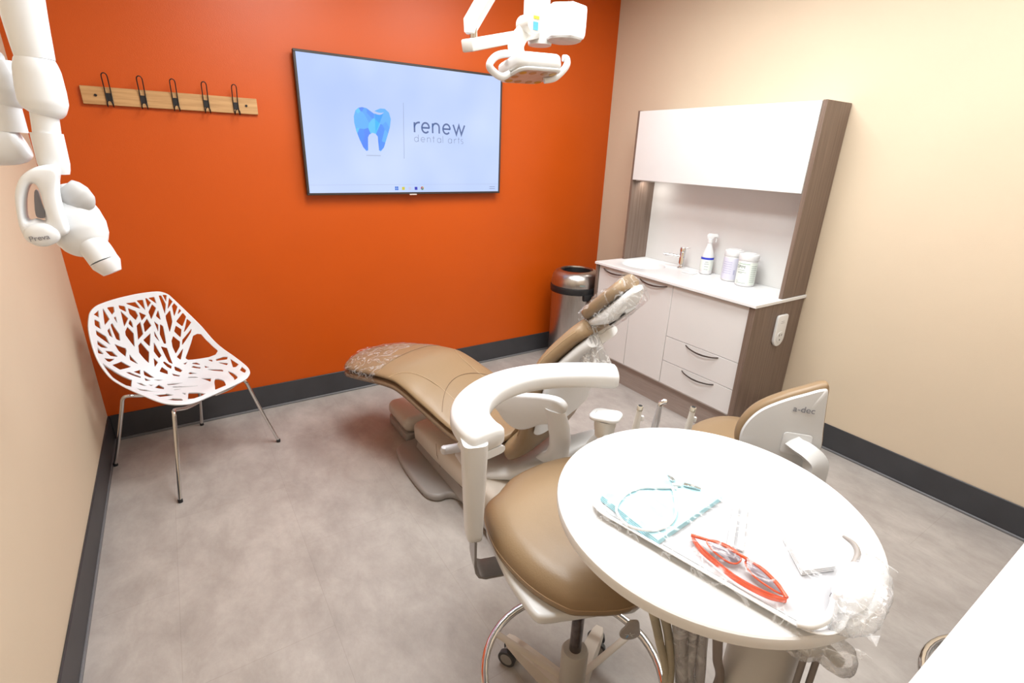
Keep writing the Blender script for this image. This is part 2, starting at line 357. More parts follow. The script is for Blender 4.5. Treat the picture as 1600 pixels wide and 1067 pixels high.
# ================================================================ television
tv = thing('television', 'large wall-mounted television showing a blue tooth logo on pale blue', 'television', (1.33, 3.268, 1.70))
x0, x1, z0, z1, yf = 0.672, 1.992, 1.326, 2.083, 3.21
def tvo(mb): mb.v = [(a-1.33, b-3.268, c-1.70) for a, b, c in mb.v]; return mb
m = MB().box(x0, x1, yf+0.004, yf+0.032, z0, z1, 0.004, 2)
tvo(m).build('housing', 'black', tv)
m = MB(); w = 0.013
for a in ((x0, x1, z1-w, z1), (x0, x1, z0, z0+w), (x0, x0+w, z0+w, z1-w), (x1-w, x1, z0+w, z1-w)):
    m.box(a[0], a[1], yf, yf+0.006, a[2], a[3], 0.0015, 1)
tvo(m).build('bezel', mat('dark_bezel', (0.035, 0.028, 0.026), 0.3, noise_amt=0.05), tv)
def screen_mat():
    m = mat('screen_glow', (0.02, 0.02, 0.03), 0.15); nt = m.node_tree; b = nt.nodes['Principled BSDF']; L = nt.links
    tc = [n for n in nt.nodes if n.type == 'TEX_COORD'][0]
    n = nt.nodes.new('ShaderNodeTexNoise'); n.inputs['Scale'].default_value = 1.6; n.inputs['Detail'].default_value = 2
    L.new(tc.outputs['Object'], n.inputs['Vector'])
    r = nt.nodes.new('ShaderNodeValToRGB'); r.color_ramp.elements[0].position = 0.3; r.color_ramp.elements[1].position = 0.7
    r.color_ramp.elements[0].color = (*srgb(166, 190, 240), 1); r.color_ramp.elements[1].color = (*srgb(198, 214, 248), 1)
    L.new(n.outputs['Fac'], r.inputs[0]); L.new(r.outputs[0], b.inputs['Emission Color']); b.inputs['Emission Strength'].default_value = 0.86
    return m
ES = 0.74
def glow(name, c, s=ES): return mat(name, (0.02, 0.02, 0.02), 0.3, emis=srgb(*c), estr=s)
m = MB().box(x0+w-0.002, x1-w+0.002, yf+0.0022, yf+0.006, z0+w-0.002, z1-w+0.002); scr = tvo(m).build('screen', screen_mat(), tv)
ys = yf+0.0017
def flat(mb, pts): n = len(pts); mb.add([(x, ys, z) for x, z in pts], [tuple(range(n))]); return mb
def strip(mb, pts, wd):
    """flat ribbon of even width along a polyline on the screen"""
    P = [Vector(p) for p in pts]; L_, R_ = [], []
    for i in range(len(P)):
        d0 = (P[i]-P[max(i-1, 0)]); d1 = (P[min(i+1, len(P)-1)]-P[i]); d0 = d0 if d0.length > 1e-9 else d1; d1 = d1 if d1.length > 1e-9 else d0
        d0.normalize(); d1.normalize(); n0 = Vector((-d0.y, d0.x)); n1 = Vector((-d1.y, d1.x)); k = n0+n1
        k = k/max(0.22, 1+n0.dot(n1)); L_.append(P[i]+k*wd/2); R_.append(P[i]-k*wd/2)
    for i in range(len(P)-1): mb.add([(q.x, ys, q.y) for q in (L_[i], L_[i+1], R_[i+1], R_[i])], [(0, 1, 2, 3)])
    return mb
tooth = [(1.026, 1.822), (1.053, 1.818), (1.077, 1.803), (1.099, 1.790), (1.123, 1.785), (1.146, 1.790), (1.156, 1.800), (1.157, 1.8015), (1.124, 1.797), (1.102, 1.807), (1.137, 1.822), (1.165, 1.822), (1.19, 1.803), (1.2, 1.768), (1.192, 1.721), (1.174, 1.673), (1.148, 1.605), (1.126, 1.581), (1.116, 1.587), (1.12, 1.645), (1.113, 1.665), (1.1, 1.68), (1.081, 1.685), (1.06, 1.673), (1.052, 1.658), (1.048, 1.585), (1.037, 1.581), (1.019, 1.602), (1.0, 1.645), (0.984, 1.69), (0.975, 1.734), (0.975, 1.769), (0.987, 1.802), (1.004, 1.816)]
b = bmesh.new(); vs = [b.verts.new((x, ys, z)) for x, z in tooth]; f = b.faces.new(vs)
bmesh.ops.triangulate(b, faces=[f]); m = MB().bm(b)
def tooth_mat():
    m = mat('tooth_facets', (0.02, 0.05, 0.2), 0.4); nt = m.node_tree; b = nt.nodes['Principled BSDF']; L = nt.links
    tc = [n for n in nt.nodes if n.type == 'TEX_COORD'][0]; mp = [n for n in nt.nodes if n.type == 'MAPPING'][0]
    mp.inputs['Scale'].default_value = (1, 0.001, 0.75); mp.inputs['Location'].default_value = (0.33, 0, 0.1)
    v = nt.nodes.new('ShaderNodeTexVoronoi'); v.inputs['Scale'].default_value = 17; L.new(mp.outputs[0], v.inputs['Vector'])
    r = nt.nodes.new('ShaderNodeValToRGB'); r.color_ramp.interpolation = 'CONSTANT'; e = r.color_ramp.elements
    e[0].position = 0; e[0].color = (*srgb(70, 130, 255), 1); e[1].position = 0.3; e[1].color = (*srgb(90, 165, 250), 1)
    for p, c in ((0.5, (72, 120, 250)), (0.65, (88, 185, 255)), (0.82, (80, 150, 252))): q = e.new(p); q.color = (*srgb(*c), 1)
    sp = nt.nodes.new('ShaderNodeSeparateColor'); L.new(v.outputs['Color'], sp.inputs[0]); L.new(sp.outputs[0], r.inputs[0])
    L.new(r.outputs[0], b.inputs['Emission Color']); b.inputs['Emission Strength'].default_value = 0.80
    return m
tvo(m).build('tooth_logo', tooth_mat(), tv)
sw = [(1.100, 1.8065), (1.113, 1.8015), (1.128, 1.7985), (1.143, 1.7985), (1.158, 1.8025), (1.152, 1.7955), (1.142, 1.7895), (1.130, 1.7865), (1.116, 1.7875), (1.104, 1.7915), (1.090, 1.8005), (1.096, 1.8065)]
m = MB().add([(x, ys-0.0006, z) for x, z in sw], [tuple(range(len(sw)))]); tvo(m).build('logo_swoosh', glow('pale_swoosh', (188, 205, 246)), tv)
ink = glow('slate_lettering', (84, 108, 160)); thin = glow('pale_lettering', (138, 152, 186)); 
tvo(strip(MB(), [(1.284, 1.865), (1.276, 1.543)], 0.0022)).build('divider_line', thin, tv)
tvo(strip(MB(), [(1.035, 1.556), (1.125, 1.556)], 0.006)).build('logo_shadow', glow('soft_grey_blue', (180, 196, 228)), tv)
def arc(cx, cz, rx, rz, a0, a1, n=14): return [(cx+rx*cos(radians(a0+(a1-a0)*i/n)), cz+rz*sin(radians(a0+(a1-a0)*i/n))) for i in range(n+1)]
def letter(mb, ch, x, z, h, wd, k):
    """monoline letters: x left, z baseline, h x-height, wd width, k stroke"""
    r = wd/2; c = (x+r, z+h/2)
    if ch == 'r': strip(mb, [(x, z+h), (x, z)], k); strip(mb, [(x, z+h*0.5)]+arc(x+wd, z+h*0.5, wd, h*0.5, 170, 80, 8), k)
    elif ch == 'e': strip(mb, [(x, z+h/2), (x+wd, z+h/2)]+arc(c[0], c[1], r, h/2, 0, 318, 24), k)
    elif ch == 'n': strip(mb, [(x, z+h), (x, z)], k); strip(mb, arc(c[0], z+h-r, r, r, 180, 0)+[(x+wd, z)], k)
    elif ch == 'w': strip(mb, [(x, z+h), (x+wd*0.28, z), (x+wd*0.5, z+h*0.95), (x+wd*0.72, z), (x+wd, z+h)], k)
    elif ch in 'da': strip(mb, arc(c[0], c[1], r, h/2, 0, 360, 22), k); strip(mb, [(x+wd, z), (x+wd, z+h*(1.55 if ch == 'd' else 1))], k)
    elif ch == 't': strip(mb, [(x+r, z), (x+r, z+h*1.4)], k); strip(mb, [(x, z+h), (x+wd, z+h)], k)
    elif ch == 'l': strip(mb, [(x+r, z), (x+r, z+h*1.55)], k)
    elif ch == 's': strip(mb, arc(c[0], z+h*0.75, r*0.9, h*0.25, 40, 250, 10)+arc(c[0], z+h*0.25, r*0.9, h*0.25, 70, -140, 10), k)
m = MB()
for ch, x, wd in (('r', 1.352, 0.032), ('e', 1.402, 0.050), ('n', 1.476, 0.046), ('e', 1.549, 0.050), ('w', 1.622, 0.084)): letter(m, ch, x, 1.701, 0.058, wd, 0.0105)
tvo(m).build('title_lettering', ink, tv)
m = MB()
for ch, x, wd in (('d', 1.349, .027), ('e', 1.394, .027), ('n', 1.437, .023), ('t', 1.474, .014), ('a', 1.507, .026), ('l', 1.541, .012), ('a', 1.585, .026), ('r', 1.630, .014), ('t', 1.656, .013), ('s', 1.678, .018)):
    letter(m, ch, x, 1.646, 0.027, wd, 0.0030)
    if ch == 'l': tvo(m).build('subtitle_lettering', thin, tv); m = MB()
tvo(m).build('subtitle_lettering', thin, tv)
m = MB(); strip(m, [(0.686, 1.384), (1.978, 1.388)], 0.0018); tvo(m).build('taskbar_line', glow('taskbar_edge', (178, 192, 226)), tv)
def icon(name, col, fn): m = MB(); fn(m); tvo(m).build(name, glow(name+'_glow', col), tv)
def sq(x, z, a): return lambda m: flat(m, [(x-a, z-a), (x+a, z-a), (x+a, z+a), (x-a, z+a)])
def four(x, z):
    def f(m):
        for dx in (-.006, .006):
            for dz in (-.006, .006): sq(x+dx, z+dz, .0052)(m)
    return f
icon('start_icon', (20, 110, 220), four(1.218, 1.363)); icon('folder_icon', (215, 205, 60), sq(1.263, 1.362, .0095)); icon('search_icon', (205, 208, 235), sq(1.308, 1.362, .009)); icon('chat_icon', (40, 50, 190), sq(1.350, 1.362, .0095))
def ring4(cols):
    for i, c in enumerate(cols): m = MB(); flat(m, [(1.394, 1.363)]+arc(1.394, 1.363, .011, .011, 90+i*120, 210+i*120, 6)); tvo(m).build('browser_icon', glow('browser_wedge', c), tv)
    m = MB(); flat(m, arc(1.394, 1.363, .0045, .0045, 0, 350, 10)); m.v = [(a, b-0.0004, c) for a, b, c in m.v]; tvo(m).build('browser_icon', glow('browser_dot', (90, 130, 230)), tv)
ring4(((200, 70, 50), (60, 140, 60), (220, 190, 60)))
tvo(strip(strip(MB(), [(1.905, 1.370), (1.950, 1.370)], .004), [(1.905, 1.357), (1.950, 1.357)], .004)).build('clock_digits', glow('clock_grey', (140, 155, 190)), tv)
tvo(MB().box(1.302, 1.352, 3.204, 3.214, 1.3205, 1.3285, 0.002, 1)).build('logo_badge', mat('pale_badge', (0.6, 0.5, 0.45), 0.3, noise_amt=0.3, noise_scale=200), tv)
tvo(MB().box(1.08, 1.58, 3.241, 3.268, 1.52, 1.90, 0.004, 1)).build('wall_mount', 'black', tv)

# ================================================================ coat rack
rk = thing('coat_rack', 'oak wall board with five black wire coat hooks', 'coat rack', (0.10, YB, 1.785))
m = MB().box(-0.37, 0.37, -0.020, -0.0005, -0.039, 0.039, 0.002, 1); m.build('board', 'oak', rk)
for x in (-0.317, 0.316): MB().tube([(x, -0.020, 0.001), (x, -0.024, 0.001)], 0.006, 10, smooth=1).build('screw', 'blackmetal', rk)
for k in range(5):
    hx = (-0.267, -0.134, -0.002, 0.131, 0.266)[k]
    h = thing('hook', '', ''); del h['label'], h['category']; h.parent = rk; h.location = (hx, -0.020, 0)
    MB().box(-0.011, 0.011, -0.003, 0, -0.020, 0.014, 0.001, 1).build('hook_plate', 'blackmetal', h)
    w = 0.011
    up = [(-w, -0.005, -0.018), (-w, -0.006, 0.02), (-w, -0.018, 0.055), (-w, -0.030, 0.082), (-w*0.7, -0.034, 0.092), (0, -0.035, 0.096), (w*0.7, -0.034, 0.092), (w, -0.030, 0.082), (w, -0.018, 0.055), (w, -0.006, 0.02), (w, -0.005, -0.018)]
    MB().tube(up, 0.0024, 8, smooth=4).build('upper_wire', 'blackmetal', h)
    lo = [(-w, -0.005, -0.010), (-w, -0.007, -0.030), (-w, -0.022, -0.046), (-w, -0.040, -0.038), (-w*0.7, -0.046, -0.026), (0, -0.047, -0.021), (w*0.7, -0.046, -0.026), (w, -0.040, -0.038), (w, -0.022, -0.046), (w, -0.007, -0.030), (w, -0.005, -0.010)]
    MB().tube(lo, 0.0024, 8, smooth=4).build('lower_wire', 'blackmetal', h)

# ================================================================ white cut-out chair
CH0 = Vector((-0.10, 2.86, 0)); ang = atan2(0.57, 0.82)
chair = thing('side_chair', 'white plastic chair with branch-shaped cut-outs and chrome legs', 'chair', CH0, ang)
# local x = the sitter's side axis, local -y = front
MID = [(.270, .452), (.20, .455), (.08, .430), (-.05, .412), (-.15, .415), (-.22, .46), (-.255, .55), (-.275, .70), (-.285, .862)]
EDG = [(.262, .449), (.235, .462), (.18, .475), (.08, .503), (-.03, .535), (-.10, .572), (-.17, .65), (-.245, .76), (-.277, .845)]
HWD = [.15, .20, .232, .252, .265, .27, .262, .225, .180]
SHT = [(i/8, MID[i][0], MID[i][1], EDG[i][0], EDG[i][1], HWD[i]) for i in range(9)]
def shell_pt(u, v):
    mf, mz, ef, ez, w = interp(SHT, min(max(v, 0), 1)); k = abs(u)**2.3
    return Vector((u*w, -(mf+(ef-mf)*k), mz+(ez-mz)*k))
HOLES = [[(-0.897,0.948),(-0.791,0.963),(-0.782,0.932)],[(-0.882,0.923),(-0.776,0.912),(-0.759,0.883),(-0.874,0.898)],[(-0.684,0.967),(-0.551,0.92),(-0.665,0.9)],[(-0.577,0.966),(-0.413,0.962),(-0.414,0.944),(-0.477,0.935)],[(-0.445,0.923),(-0.405,0.925),(-0.396,0.904)],[(-0.864,0.875),(-0.677,0.851),(-0.632,0.82),(-0.865,0.854)],[(-0.629,0.877),(-0.578,0.887),(-0.551,0.848),(-0.604,0.857)],[(-0.541,0.899),(-0.506,0.904),(-0.399,0.86),(-0.409,0.834),(-0.482,0.842)],[(-0.876,0.829),(-0.698,0.805),(-0.834,0.804),(-0.889,0.812)],[(-0.909,0.797),(-0.81,0.774),(-0.94,0.771)],[(-0.765,0.79),(-0.62,0.789),(-0.542,0.767),(-0.692,0.771)],[(-0.837,0.752),(-0.629,0.755),(-0.75,0.737),(-0.797,0.738)],[(-0.717,0.719),(-0.498,0.74),(-0.361,0.704),(-0.606,0.692)],[(-0.535,0.82),(-0.342,0.799),(-0.335,0.789),(-0.382,0.764),(-0.49,0.793)],[(-0.301,0.77),(-0.209,0.712),(-0.321,0.743)],[(-0.292,0.963),(-0.146,0.953),(-0.145,0.935),(-0.283,0.952)],[(-0.268,0.94),(-0.138,0.911),(-0.259,0.887)],[(-0.083,0.944),(0.074,0.928),(0.094,0.912),(0.019,0.9),(-0.08,0.926)],[(-0.097,0.964),(0.129,0.96),(0.194,0.934)],[(0.175,0.965),(0.331,0.962),(0.296,0.925)],[(0.402,0.966),(0.439,0.965),(0.489,0.944),(0.378,0.931)],[(0.488,0.965),(0.629,0.963),(0.6,0.935)],[(0.142,0.922),(0.267,0.905),(0.143,0.892)],[(0.351,0.913),(0.498,0.935),(0.545,0.918),(0.353,0.886)],[(-0.154,0.894),(-0.104,0.905),(-0.077,0.894),(-0.086,0.875)],[(-0.265,0.866),(-0.197,0.882),(-0.106,0.851),(-0.16,0.799),(-0.271,0.852)],[(0.003,0.878),(0.097,0.888),(0.079,0.839),(-0.051,0.823)],[(0.153,0.877),(0.263,0.892),(0.294,0.86),(0.126,0.844)],[(0.473,0.89),(0.563,0.906),(0.521,0.867)],[(0.387,0.871),(0.431,0.851),(0.38,0.828)],[(0.307,0.832),(0.323,0.788),(0.287,0.815)],[(0.047,0.815),(0.22,0.831),(0.122,0.782)],[(-0.081,0.799),(-0.018,0.808),(0.068,0.756),(-0.012,0.697),(-0.108,0.769)],[(0.222,0.789),(0.251,0.711),(0.199,0.702),(0.161,0.751)],[(0.109,0.712),(0.143,0.678),(0.059,0.656)],[(0.757,0.966),(0.812,0.963),(0.782,0.916),(0.66,0.883)],[(0.856,0.965),(0.95,0.96),(0.828,0.928)],[(0.473,0.849),(0.503,0.837),(0.414,0.763),(0.386,0.768),(0.389,0.813)],[(0.315,0.759),(0.392,0.738),(0.351,0.623),(0.318,0.645)],[(0.228,0.663),(0.253,0.664),(0.31,0.61),(0.278,0.591),(0.25,0.615)],[(0.084,0.606),(0.164,0.633),(0.199,0.587),(0.161,0.558)],[(-1.0,0.701),(-0.927,0.716),(-0.772,0.686),(-0.488,0.603),(-0.69,0.517),(-0.804,0.527),(-0.887,0.581),(-1.0,0.643),(-1.0,0.668)],[(-0.506,0.669),(-0.432,0.667),(-0.282,0.617),(-0.302,0.606),(-0.387,0.632)],[(-0.347,0.665),(-0.218,0.667),(-0.262,0.636)],[(-0.162,0.655),(-0.124,0.626),(-0.08,0.571),(-0.148,0.588),(-0.2,0.62)],[(-0.23,0.596),(-0.182,0.557),(-0.262,0.569)],[(-0.123,0.553),(-0.07,0.545),(-0.002,0.52),(-0.064,0.528)],[(0.356,0.911),(0.484,0.933),(0.545,0.918),(0.347,0.886)],[(0.977,0.947),(0.978,0.917),(0.767,0.894)],[(0.654,0.871),(0.781,0.882),(0.697,0.835),(0.567,0.803),(0.63,0.859)],[(0.869,0.894),(0.959,0.902),(0.948,0.879),(0.79,0.851)],[(0.864,0.848),(0.946,0.863),(0.95,0.852)],[(0.764,0.825),(0.935,0.838),(0.933,0.818),(0.796,0.794)],[(0.761,0.766),(0.92,0.806),(0.93,0.784)],[(0.642,0.794),(0.711,0.81),(0.748,0.784),(0.676,0.756)],[(0.638,0.711),(0.681,0.735),(0.871,0.756),(0.832,0.744)],[(0.524,0.761),(0.58,0.776),(0.626,0.735),(0.586,0.71),(0.486,0.683),(0.493,0.731)],[(0.476,0.654),(0.613,0.685),(0.497,0.624)],[(0.573,0.614),(0.836,0.719),(0.892,0.715),(0.928,0.699),(0.932,0.66),(0.947,0.516),(0.929,0.495),(0.885,0.484),(0.812,0.499),(0.723,0.536),(0.586,0.59)],[(0.491,0.58),(0.547,0.575),(0.505,0.565)],[(0.588,0.542),(0.631,0.526),(0.645,0.486),(0.587,0.535)],[(0.531,0.514),(0.562,0.512),(0.601,0.46),(0.586,0.451)],[(0.769,0.48),(0.792,0.468),(0.781,0.447)],[(0.833,0.447),(0.908,0.431),(0.939,0.411),(0.913,0.395),(0.822,0.432)],[(0.81,0.407),(0.865,0.36),(0.84,0.347)],[(0.943,0.381),(0.97,0.31),(0.879,0.29),(0.856,0.301)],[(0.877,0.242),(0.968,0.277),(0.975,0.252),(0.953,0.205),(0.894,0.152),(0.876,0.181)],[(0.743,0.282),(0.741,0.234),(0.674,0.103),(0.574,0.085),(0.642,0.171)],[(0.624,0.401),(0.722,0.327),(0.701,0.303),(0.648,0.354)],[(0.659,0.451),(0.662,0.429),(0.675,0.414),(0.642,0.43)],[(0.348,0.594),(0.381,0.563),(0.389,0.528),(0.349,0.52),(0.314,0.56)],[(0.228,0.544),(0.257,0.519),(0.284,0.492),(0.261,0.485),(0.214,0.521)],[(0.411,0.471),(0.439,0.474),(0.468,0.418),(0.404,0.454)],[(0.322,0.43),(0.378,0.39),(0.381,0.361),(0.314,0.412)],[(0.38,0.337),(0.434,0.284),(0.306,0.235),(0.347,0.28)],[(0.442,0.252),(0.459,0.232),(0.414,0.168),(0.257,0.06),(-0.074,0.063)],[(-0.045,0.458),(0.023,0.439),(0.114,0.379),(0.015,0.4),(-0.07,0.433)],[(-0.141,0.392),(-0.035,0.357),(0.05,0.246),(-0.009,0.291)],[(-0.465,0.569),(-0.377,0.557),(-0.352,0.508),(-0.405,0.523)],[(-0.294,0.525),(-0.221,0.505),(-0.287,0.499)],[(-0.29,0.465),(-0.15,0.489),(-0.177,0.431),(-0.251,0.398)],[(-0.626,0.507),(-0.499,0.476),(-0.456,0.424),(-0.386,0.385),(-0.493,0.413),(-0.64,0.461)],[(-0.628,0.37),(-0.436,0.329),(-0.488,0.266),(-0.607,0.292),(-0.707,0.31)],[(-0.78,0.266),(-0.668,0.24),(-0.688,0.174),(-0.803,0.132),(-0.808,0.192)],[(-0.191,0.346),(-0.121,0.311),(-0.178,0.312),(-0.22,0.327)],[(-0.34,0.248),(-0.35,0.222),(-0.445,0.2)],[(-0.323,0.208),(-0.351,0.07),(-0.513,0.068),(-0.665,0.081),(-0.727,0.113)],[(-0.125,0.417),(-0.06,0.379),(0.06,0.25),(-0.012,0.313)]]
def hole_sdf(u, v):
    """> 0 inside a cut-out; measured in metres-like uv"""
    best = -9.0
    for poly, bb in HB:
        if u < bb[0]-.05 or u > bb[1]+.05 or v < bb[2]-.03 or v > bb[3]+.03: continue
        ins = False; d = 9.0; n = len(poly)
        for i in range(n):
            ax, ay = poly[i]; bx, by = poly[(i+1) % n]
            if (ay > v) != (by > v) and u < (bx-ax)*(v-ay)/(by-ay)+ax: ins = not ins
            ex, ey = (bx-ax)*.25, (by-ay)*1.05; px, py = (u-ax)*.25, (v-ay)*1.05
            t = max(0, min(1, (px*ex+py*ey)/(ex*ex+ey*ey+1e-12))); dd = hypot(px-ex*t, py-ey*t)
            if dd < d: d = dd
        best = max(best, d if ins else -d)
    return best
HB = [(p, (min(q[0] for q in p), max(q[0] for q in p), min(q[1] for q in p), max(q[1] for q in p))) for p in HOLES]
NU, NV = 200, 250
us = [-1+2*i/NU for i in range(NU+1)]; vs_ = [j/NV for j in range(NV+1)]
F = []
for v in vs_:
    row = []
    for u in us:
        f = hole_sdf(u, v)+0.0014; du = (1-abs(u))*0.22; dv = min(v, 1-v)*1.05; rc = 0.055 if v > 0.5 else 0.045
        edge = min(du, dv)
        if du < rc and dv < rc: edge = rc-hypot(rc-du, rc-dv)      # rounded corners of the shell
        row.append(max(min(f, edge-0.0125), -edge))
    F.append(row)
verts = []; vid = {}; faces = []
def vkey(k, u, v):
    if k not in vid: vid[k] = len(verts); verts.append(shell_pt(u, v))
    return vid[k]
for j in range(NV):
    for i in range(NU):
        cs = [(i, j), (i+1, j), (i+1, j+1), (i, j+1)]; fv = [F[b][a] for a, b in cs]
        if all(f > 0 for f in fv): continue
        poly = []
        for k in range(4):
            a, b_ = cs[k], cs[(k+1) % 4]; fa, fb = fv[k], fv[(k+1) % 4]
            if fa <= 0: poly.append(vkey(a, us[a[0]], vs_[a[1]]))
            if (fa <= 0) != (fb <= 0):
                t = fa/(fa-fb); key = (min(a, b_), max(a, b_)); poly.append(vkey(key, us[a[0]]+(us[b_[0]]-us[a[0]])*t, vs_[a[1]]+(vs_[b_[1]]-vs_[a[1]])*t))
        if len(poly) >= 3: faces.append(poly)
sh = MB().add(verts, faces).build('shell', 'chairshell', chair, 60)
md = sh.modifiers.new('thickness', 'SOLIDIFY'); md.thickness = 0.0075; md.offset = 0
# legs: (local feet), they start under the seat and bend down
LX = CH0; ca, sa = cos(-ang), sin(-ang)
def loc_(x, y): dx, dy = x-LX.x, y-LX.y; return (dx*ca-dy*sa, dx*sa+dy*ca)
feet = [(-0.471, 2.974), (-0.198, 2.473), (0.288, 2.806), (-0.068, 3.225)]
tops = [(-0.150, 0.135), (-0.150, -0.165), (0.150, -0.165), (0.150, 0.135)]
for (fx, fy), (tx, ty) in zip(feet, tops):
    x, y = loc_(fx, fy)
    kx = 0.200 if tx > 0 else -0.200; ky = ty-0.028 if ty < 0 else ty+0.035; kz = 0.428
    pts = [(tx*0.30, ty*0.9, 0.385), (tx*0.8, ty, 0.392), (kx*0.92, (ty+ky)/2, 0.414), (kx*1.0, ky, 0.400), (kx+(x-kx)*0.14, ky+(y-ky)*0.14, 0.345), (x+(kx-x)*0.4, y+(ky-y)*0.4, 0.16), (x, y, 0.012)]
    lg = MB().tube(pts, 0.0088, 14, smooth=5).build('leg', 'chrome', chair)
    MB().lathe([(0.0095, 0), (0.0105, 0.001), (0.0105, 0.016), (0.009, 0.018)], 16, (x, y, 0.0005)).build('foot_cap', 'black', lg)
MB().tube([(-0.05, 0.12, 0.385), (-0.05, -0.15, 0.385)], 0.008, 12, smooth=1).tube([(0.05, 0.12, 0.385), (0.05, -0.15, 0.385)], 0.008, 12, smooth=1).build('under_frame', 'chrome', chair)

# ================================================================ stainless bin
bc = (2.565, 2.965)
bn = thing('waste_bin', 'tall round stainless steel waste bin with a black band, in the corner', 'bin', (bc[0], bc[1], 0))
MB().lathe([(0.178, 0), (0.186, 0.004), (0.186, 0.018), (0.182, 0.022)], 56).build('base_ring', 'black', bn)
MB().lathe([(0.183, 0.0205), (0.184, 0.03), (0.184, 0.605)], 64).build('body', 'steel', bn)
MB().lathe([(0.186, 0.600), (0.196, 0.602), (0.197, 0.606), (0.197, 0.648), (0.195, 0.652), (0.186, 0.654)], 64).box(-0.045, 0.045, -0.203, -0.18, 0.56, 0.61, 0.006, mtx=Matrix.Rotation(radians(-8), 4, 'Z')).build('band', 'black', bn)
MB().lathe([(0.191, 0.652), (0.1925, 0.66), (0.192, 0.685), (0.187, 0.712), (0.176, 0.738), (0.160, 0.756), (0.140, 0.766), (0.128, 0.769), (0.124, 0.767), (0.122, 0.760), (0.118, 0.72)], 64, cap=False).build('dome_lid', 'steel', bn)
MB().lathe([(0.1185, 0.70), (0.1185, 0.758), (0.108, 0.760), (0.106, 0.752), (0.106, 0.70)], 48, cap=True).build('opening_liner', 'black', bn)
MB().box(-0.02, 0.02, -0.1925, -0.189, 0.676, 0.684, mtx=Matrix.Rotation(radians(-25), 4, 'Z')).build('badge', 'ink', bn)

# ================================================================ cabinet wall
XF = 2.565
cb = thing('base_cabinet', 'white base cabinet with grey-brown wood side panels standing at the beige wall', 'cabinet', (XF, 1.46, 0))
def co_(mb): mb.v = [(a-XF, b-1.46, c) for a, b, c in mb.v]; return mb
co_(MB().box(2.553, 3.045, 1.460, 1.496, 0, 0.858, 0.0012, 1)).build('side_panel', 'wengue', cb)
co_(MB().box(2.553, 3.045, 2.712, 2.735, 0, 0.858, 0.0012, 1)).build('side_panel', 'wengue', cb)
co_(MB().box(XF+0.022, 3.045, 1.497, 2.711, 0.165, 0.750).box(XF+0.022, XF+0.036, 1.497, 2.711, 0.752, 0.857)).build('carcass', 'laminate', cb)
co_(MB().box(XF+0.045, XF+0.062, 1.497, 2.711, 0, 0.166)).build('toe_kick', 'kick', cb)
def handle(parent, ya, yb, z, x=XF):
    ym = (ya+yb)/2; h = (yb-ya)/2
    pts = [(x-XF-0.0005, ym-h, z+0.006), (x-XF-0.012, ym-h*0.72, z-0.002), (x-XF-0.020, ym-h*0.3, z-0.008), (x-XF-0.022, ym, z-0.009), (x-XF-0.020, ym+h*0.3, z-0.008), (x-XF-0.012, ym+h*0.72, z-0.002), (x-XF-0.0005, ym+h, z+0.006)]
    pts = [(a, b-1.46, c) for a, b, c in pts]
    return MB().tube(pts, [0.003, 0.0035, 0.004, 0.0045, 0.004, 0.0035, 0.003], 8, smooth=4, sx=0.8, sy=1.3, up=(0, 0, 1)).build('handle', 'darkmetal', parent)
def front(name, ya, yb, za, zb, hd=None):
    o = co_(MB().box(XF, XF+0.020, ya+0.0015, yb-0.0015, za+0.0015, zb-0.0015, 0.0012, 1)).build(name, 'laminate', cb)
    if hd: handle(o, *hd)
    return o
front('drawer', 1.497, 2.029, 0.515, 0.852)
front('drawer', 1.497, 2.029, 0.345, 0.515, (1.63, 1.868, 0.497))
front('drawer', 1.497, 2.029, 0.183, 0.345, (1.628, 1.866, 0.323))
front('door', 2.029, 2.368, 0.183, 0.852, (2.075, 2.31, 0.828))
front('door', 2.368, 2.711, 0.183, 0.852, (2.43, 2.665, 0.828))
# worktop with the moulded basin
wt = thing('worktop', 'white solid worktop with a moulded oval basin on the base cabinet', 'worktop', (2.8, 2.09, 0.86))
cx, cy, rx, ry = 2.79, 2.50, 0.150, 0.165
n = 64; el = lambda k, a, b: (cx+a*cos(2*pi*k/n), cy+b*sin(2*pi*k/n))
x0, x1, y0, y1 = 2.540, 3.049, 1.452, 2.738
def to_rect(k):
    dx, dy = cos(2*pi*k/n), sin(2*pi*k/n); t = min([(x1-cx)/dx if dx > 1e-9 else 9, (x0-cx)/dx if dx < -1e-9 else 9, (y1-cy)/dy if dy > 1e-9 else 9, (y0-cy)/dy if dy < -1e-9 else 9]); return (cx+dx*t, cy+dy*t)
m = MB()
zt, zb = 0.876, 0.859
outer = [to_rect(k) for k in range(n)]
corners = [(x0, y0), (x1, y0), (x1, y1), (x0, y1)]
for c in corners:   # snap the nearest outline vertex to each corner
    k = min(range(n), key=lambda i: hypot(outer[i][0]-c[0], outer[i][1]-c[1])); outer[k] = c
R0 = [(x, y, zb) for x, y in outer]; R1 = [(x, y, zt-0.002) for x, y in outer]; R2 = [(x+(0.002 if x == x0 else 0), y+(0.002 if y == y0 else (-0.002 if y == y1 else 0)), zt) for x, y in outer]
rings = [R0, R1, R2, [(*el(k, rx, ry), zt) for k in range(n)], [(*el(k, rx-0.004, ry-0.004), zt-0.002) for k in range(n)]]
for s_, d in ((0.93, 0.02), (0.85, 0.05), (0.72, 0.085), (0.5, 0.105), (0.22, 0.112)): rings.append([(*el(k, rx*s_, ry*s_), zt-d) for k in range(n)])
m.loft(rings, cap=False); m.v = [(a-2.8, b-2.09, c-0.86) for a, b, c in m.v]
tp = m.build('countertop', 'counter', wt, 30)
MB().lathe([(0.034, 0), (0.034, 0.003), (0.020, 0.004), (0.018, 0.001)], 24, (cx-2.8, cy-2.09, zt-0.113-0.86)).build('basin_drain', 'chrome', wt)
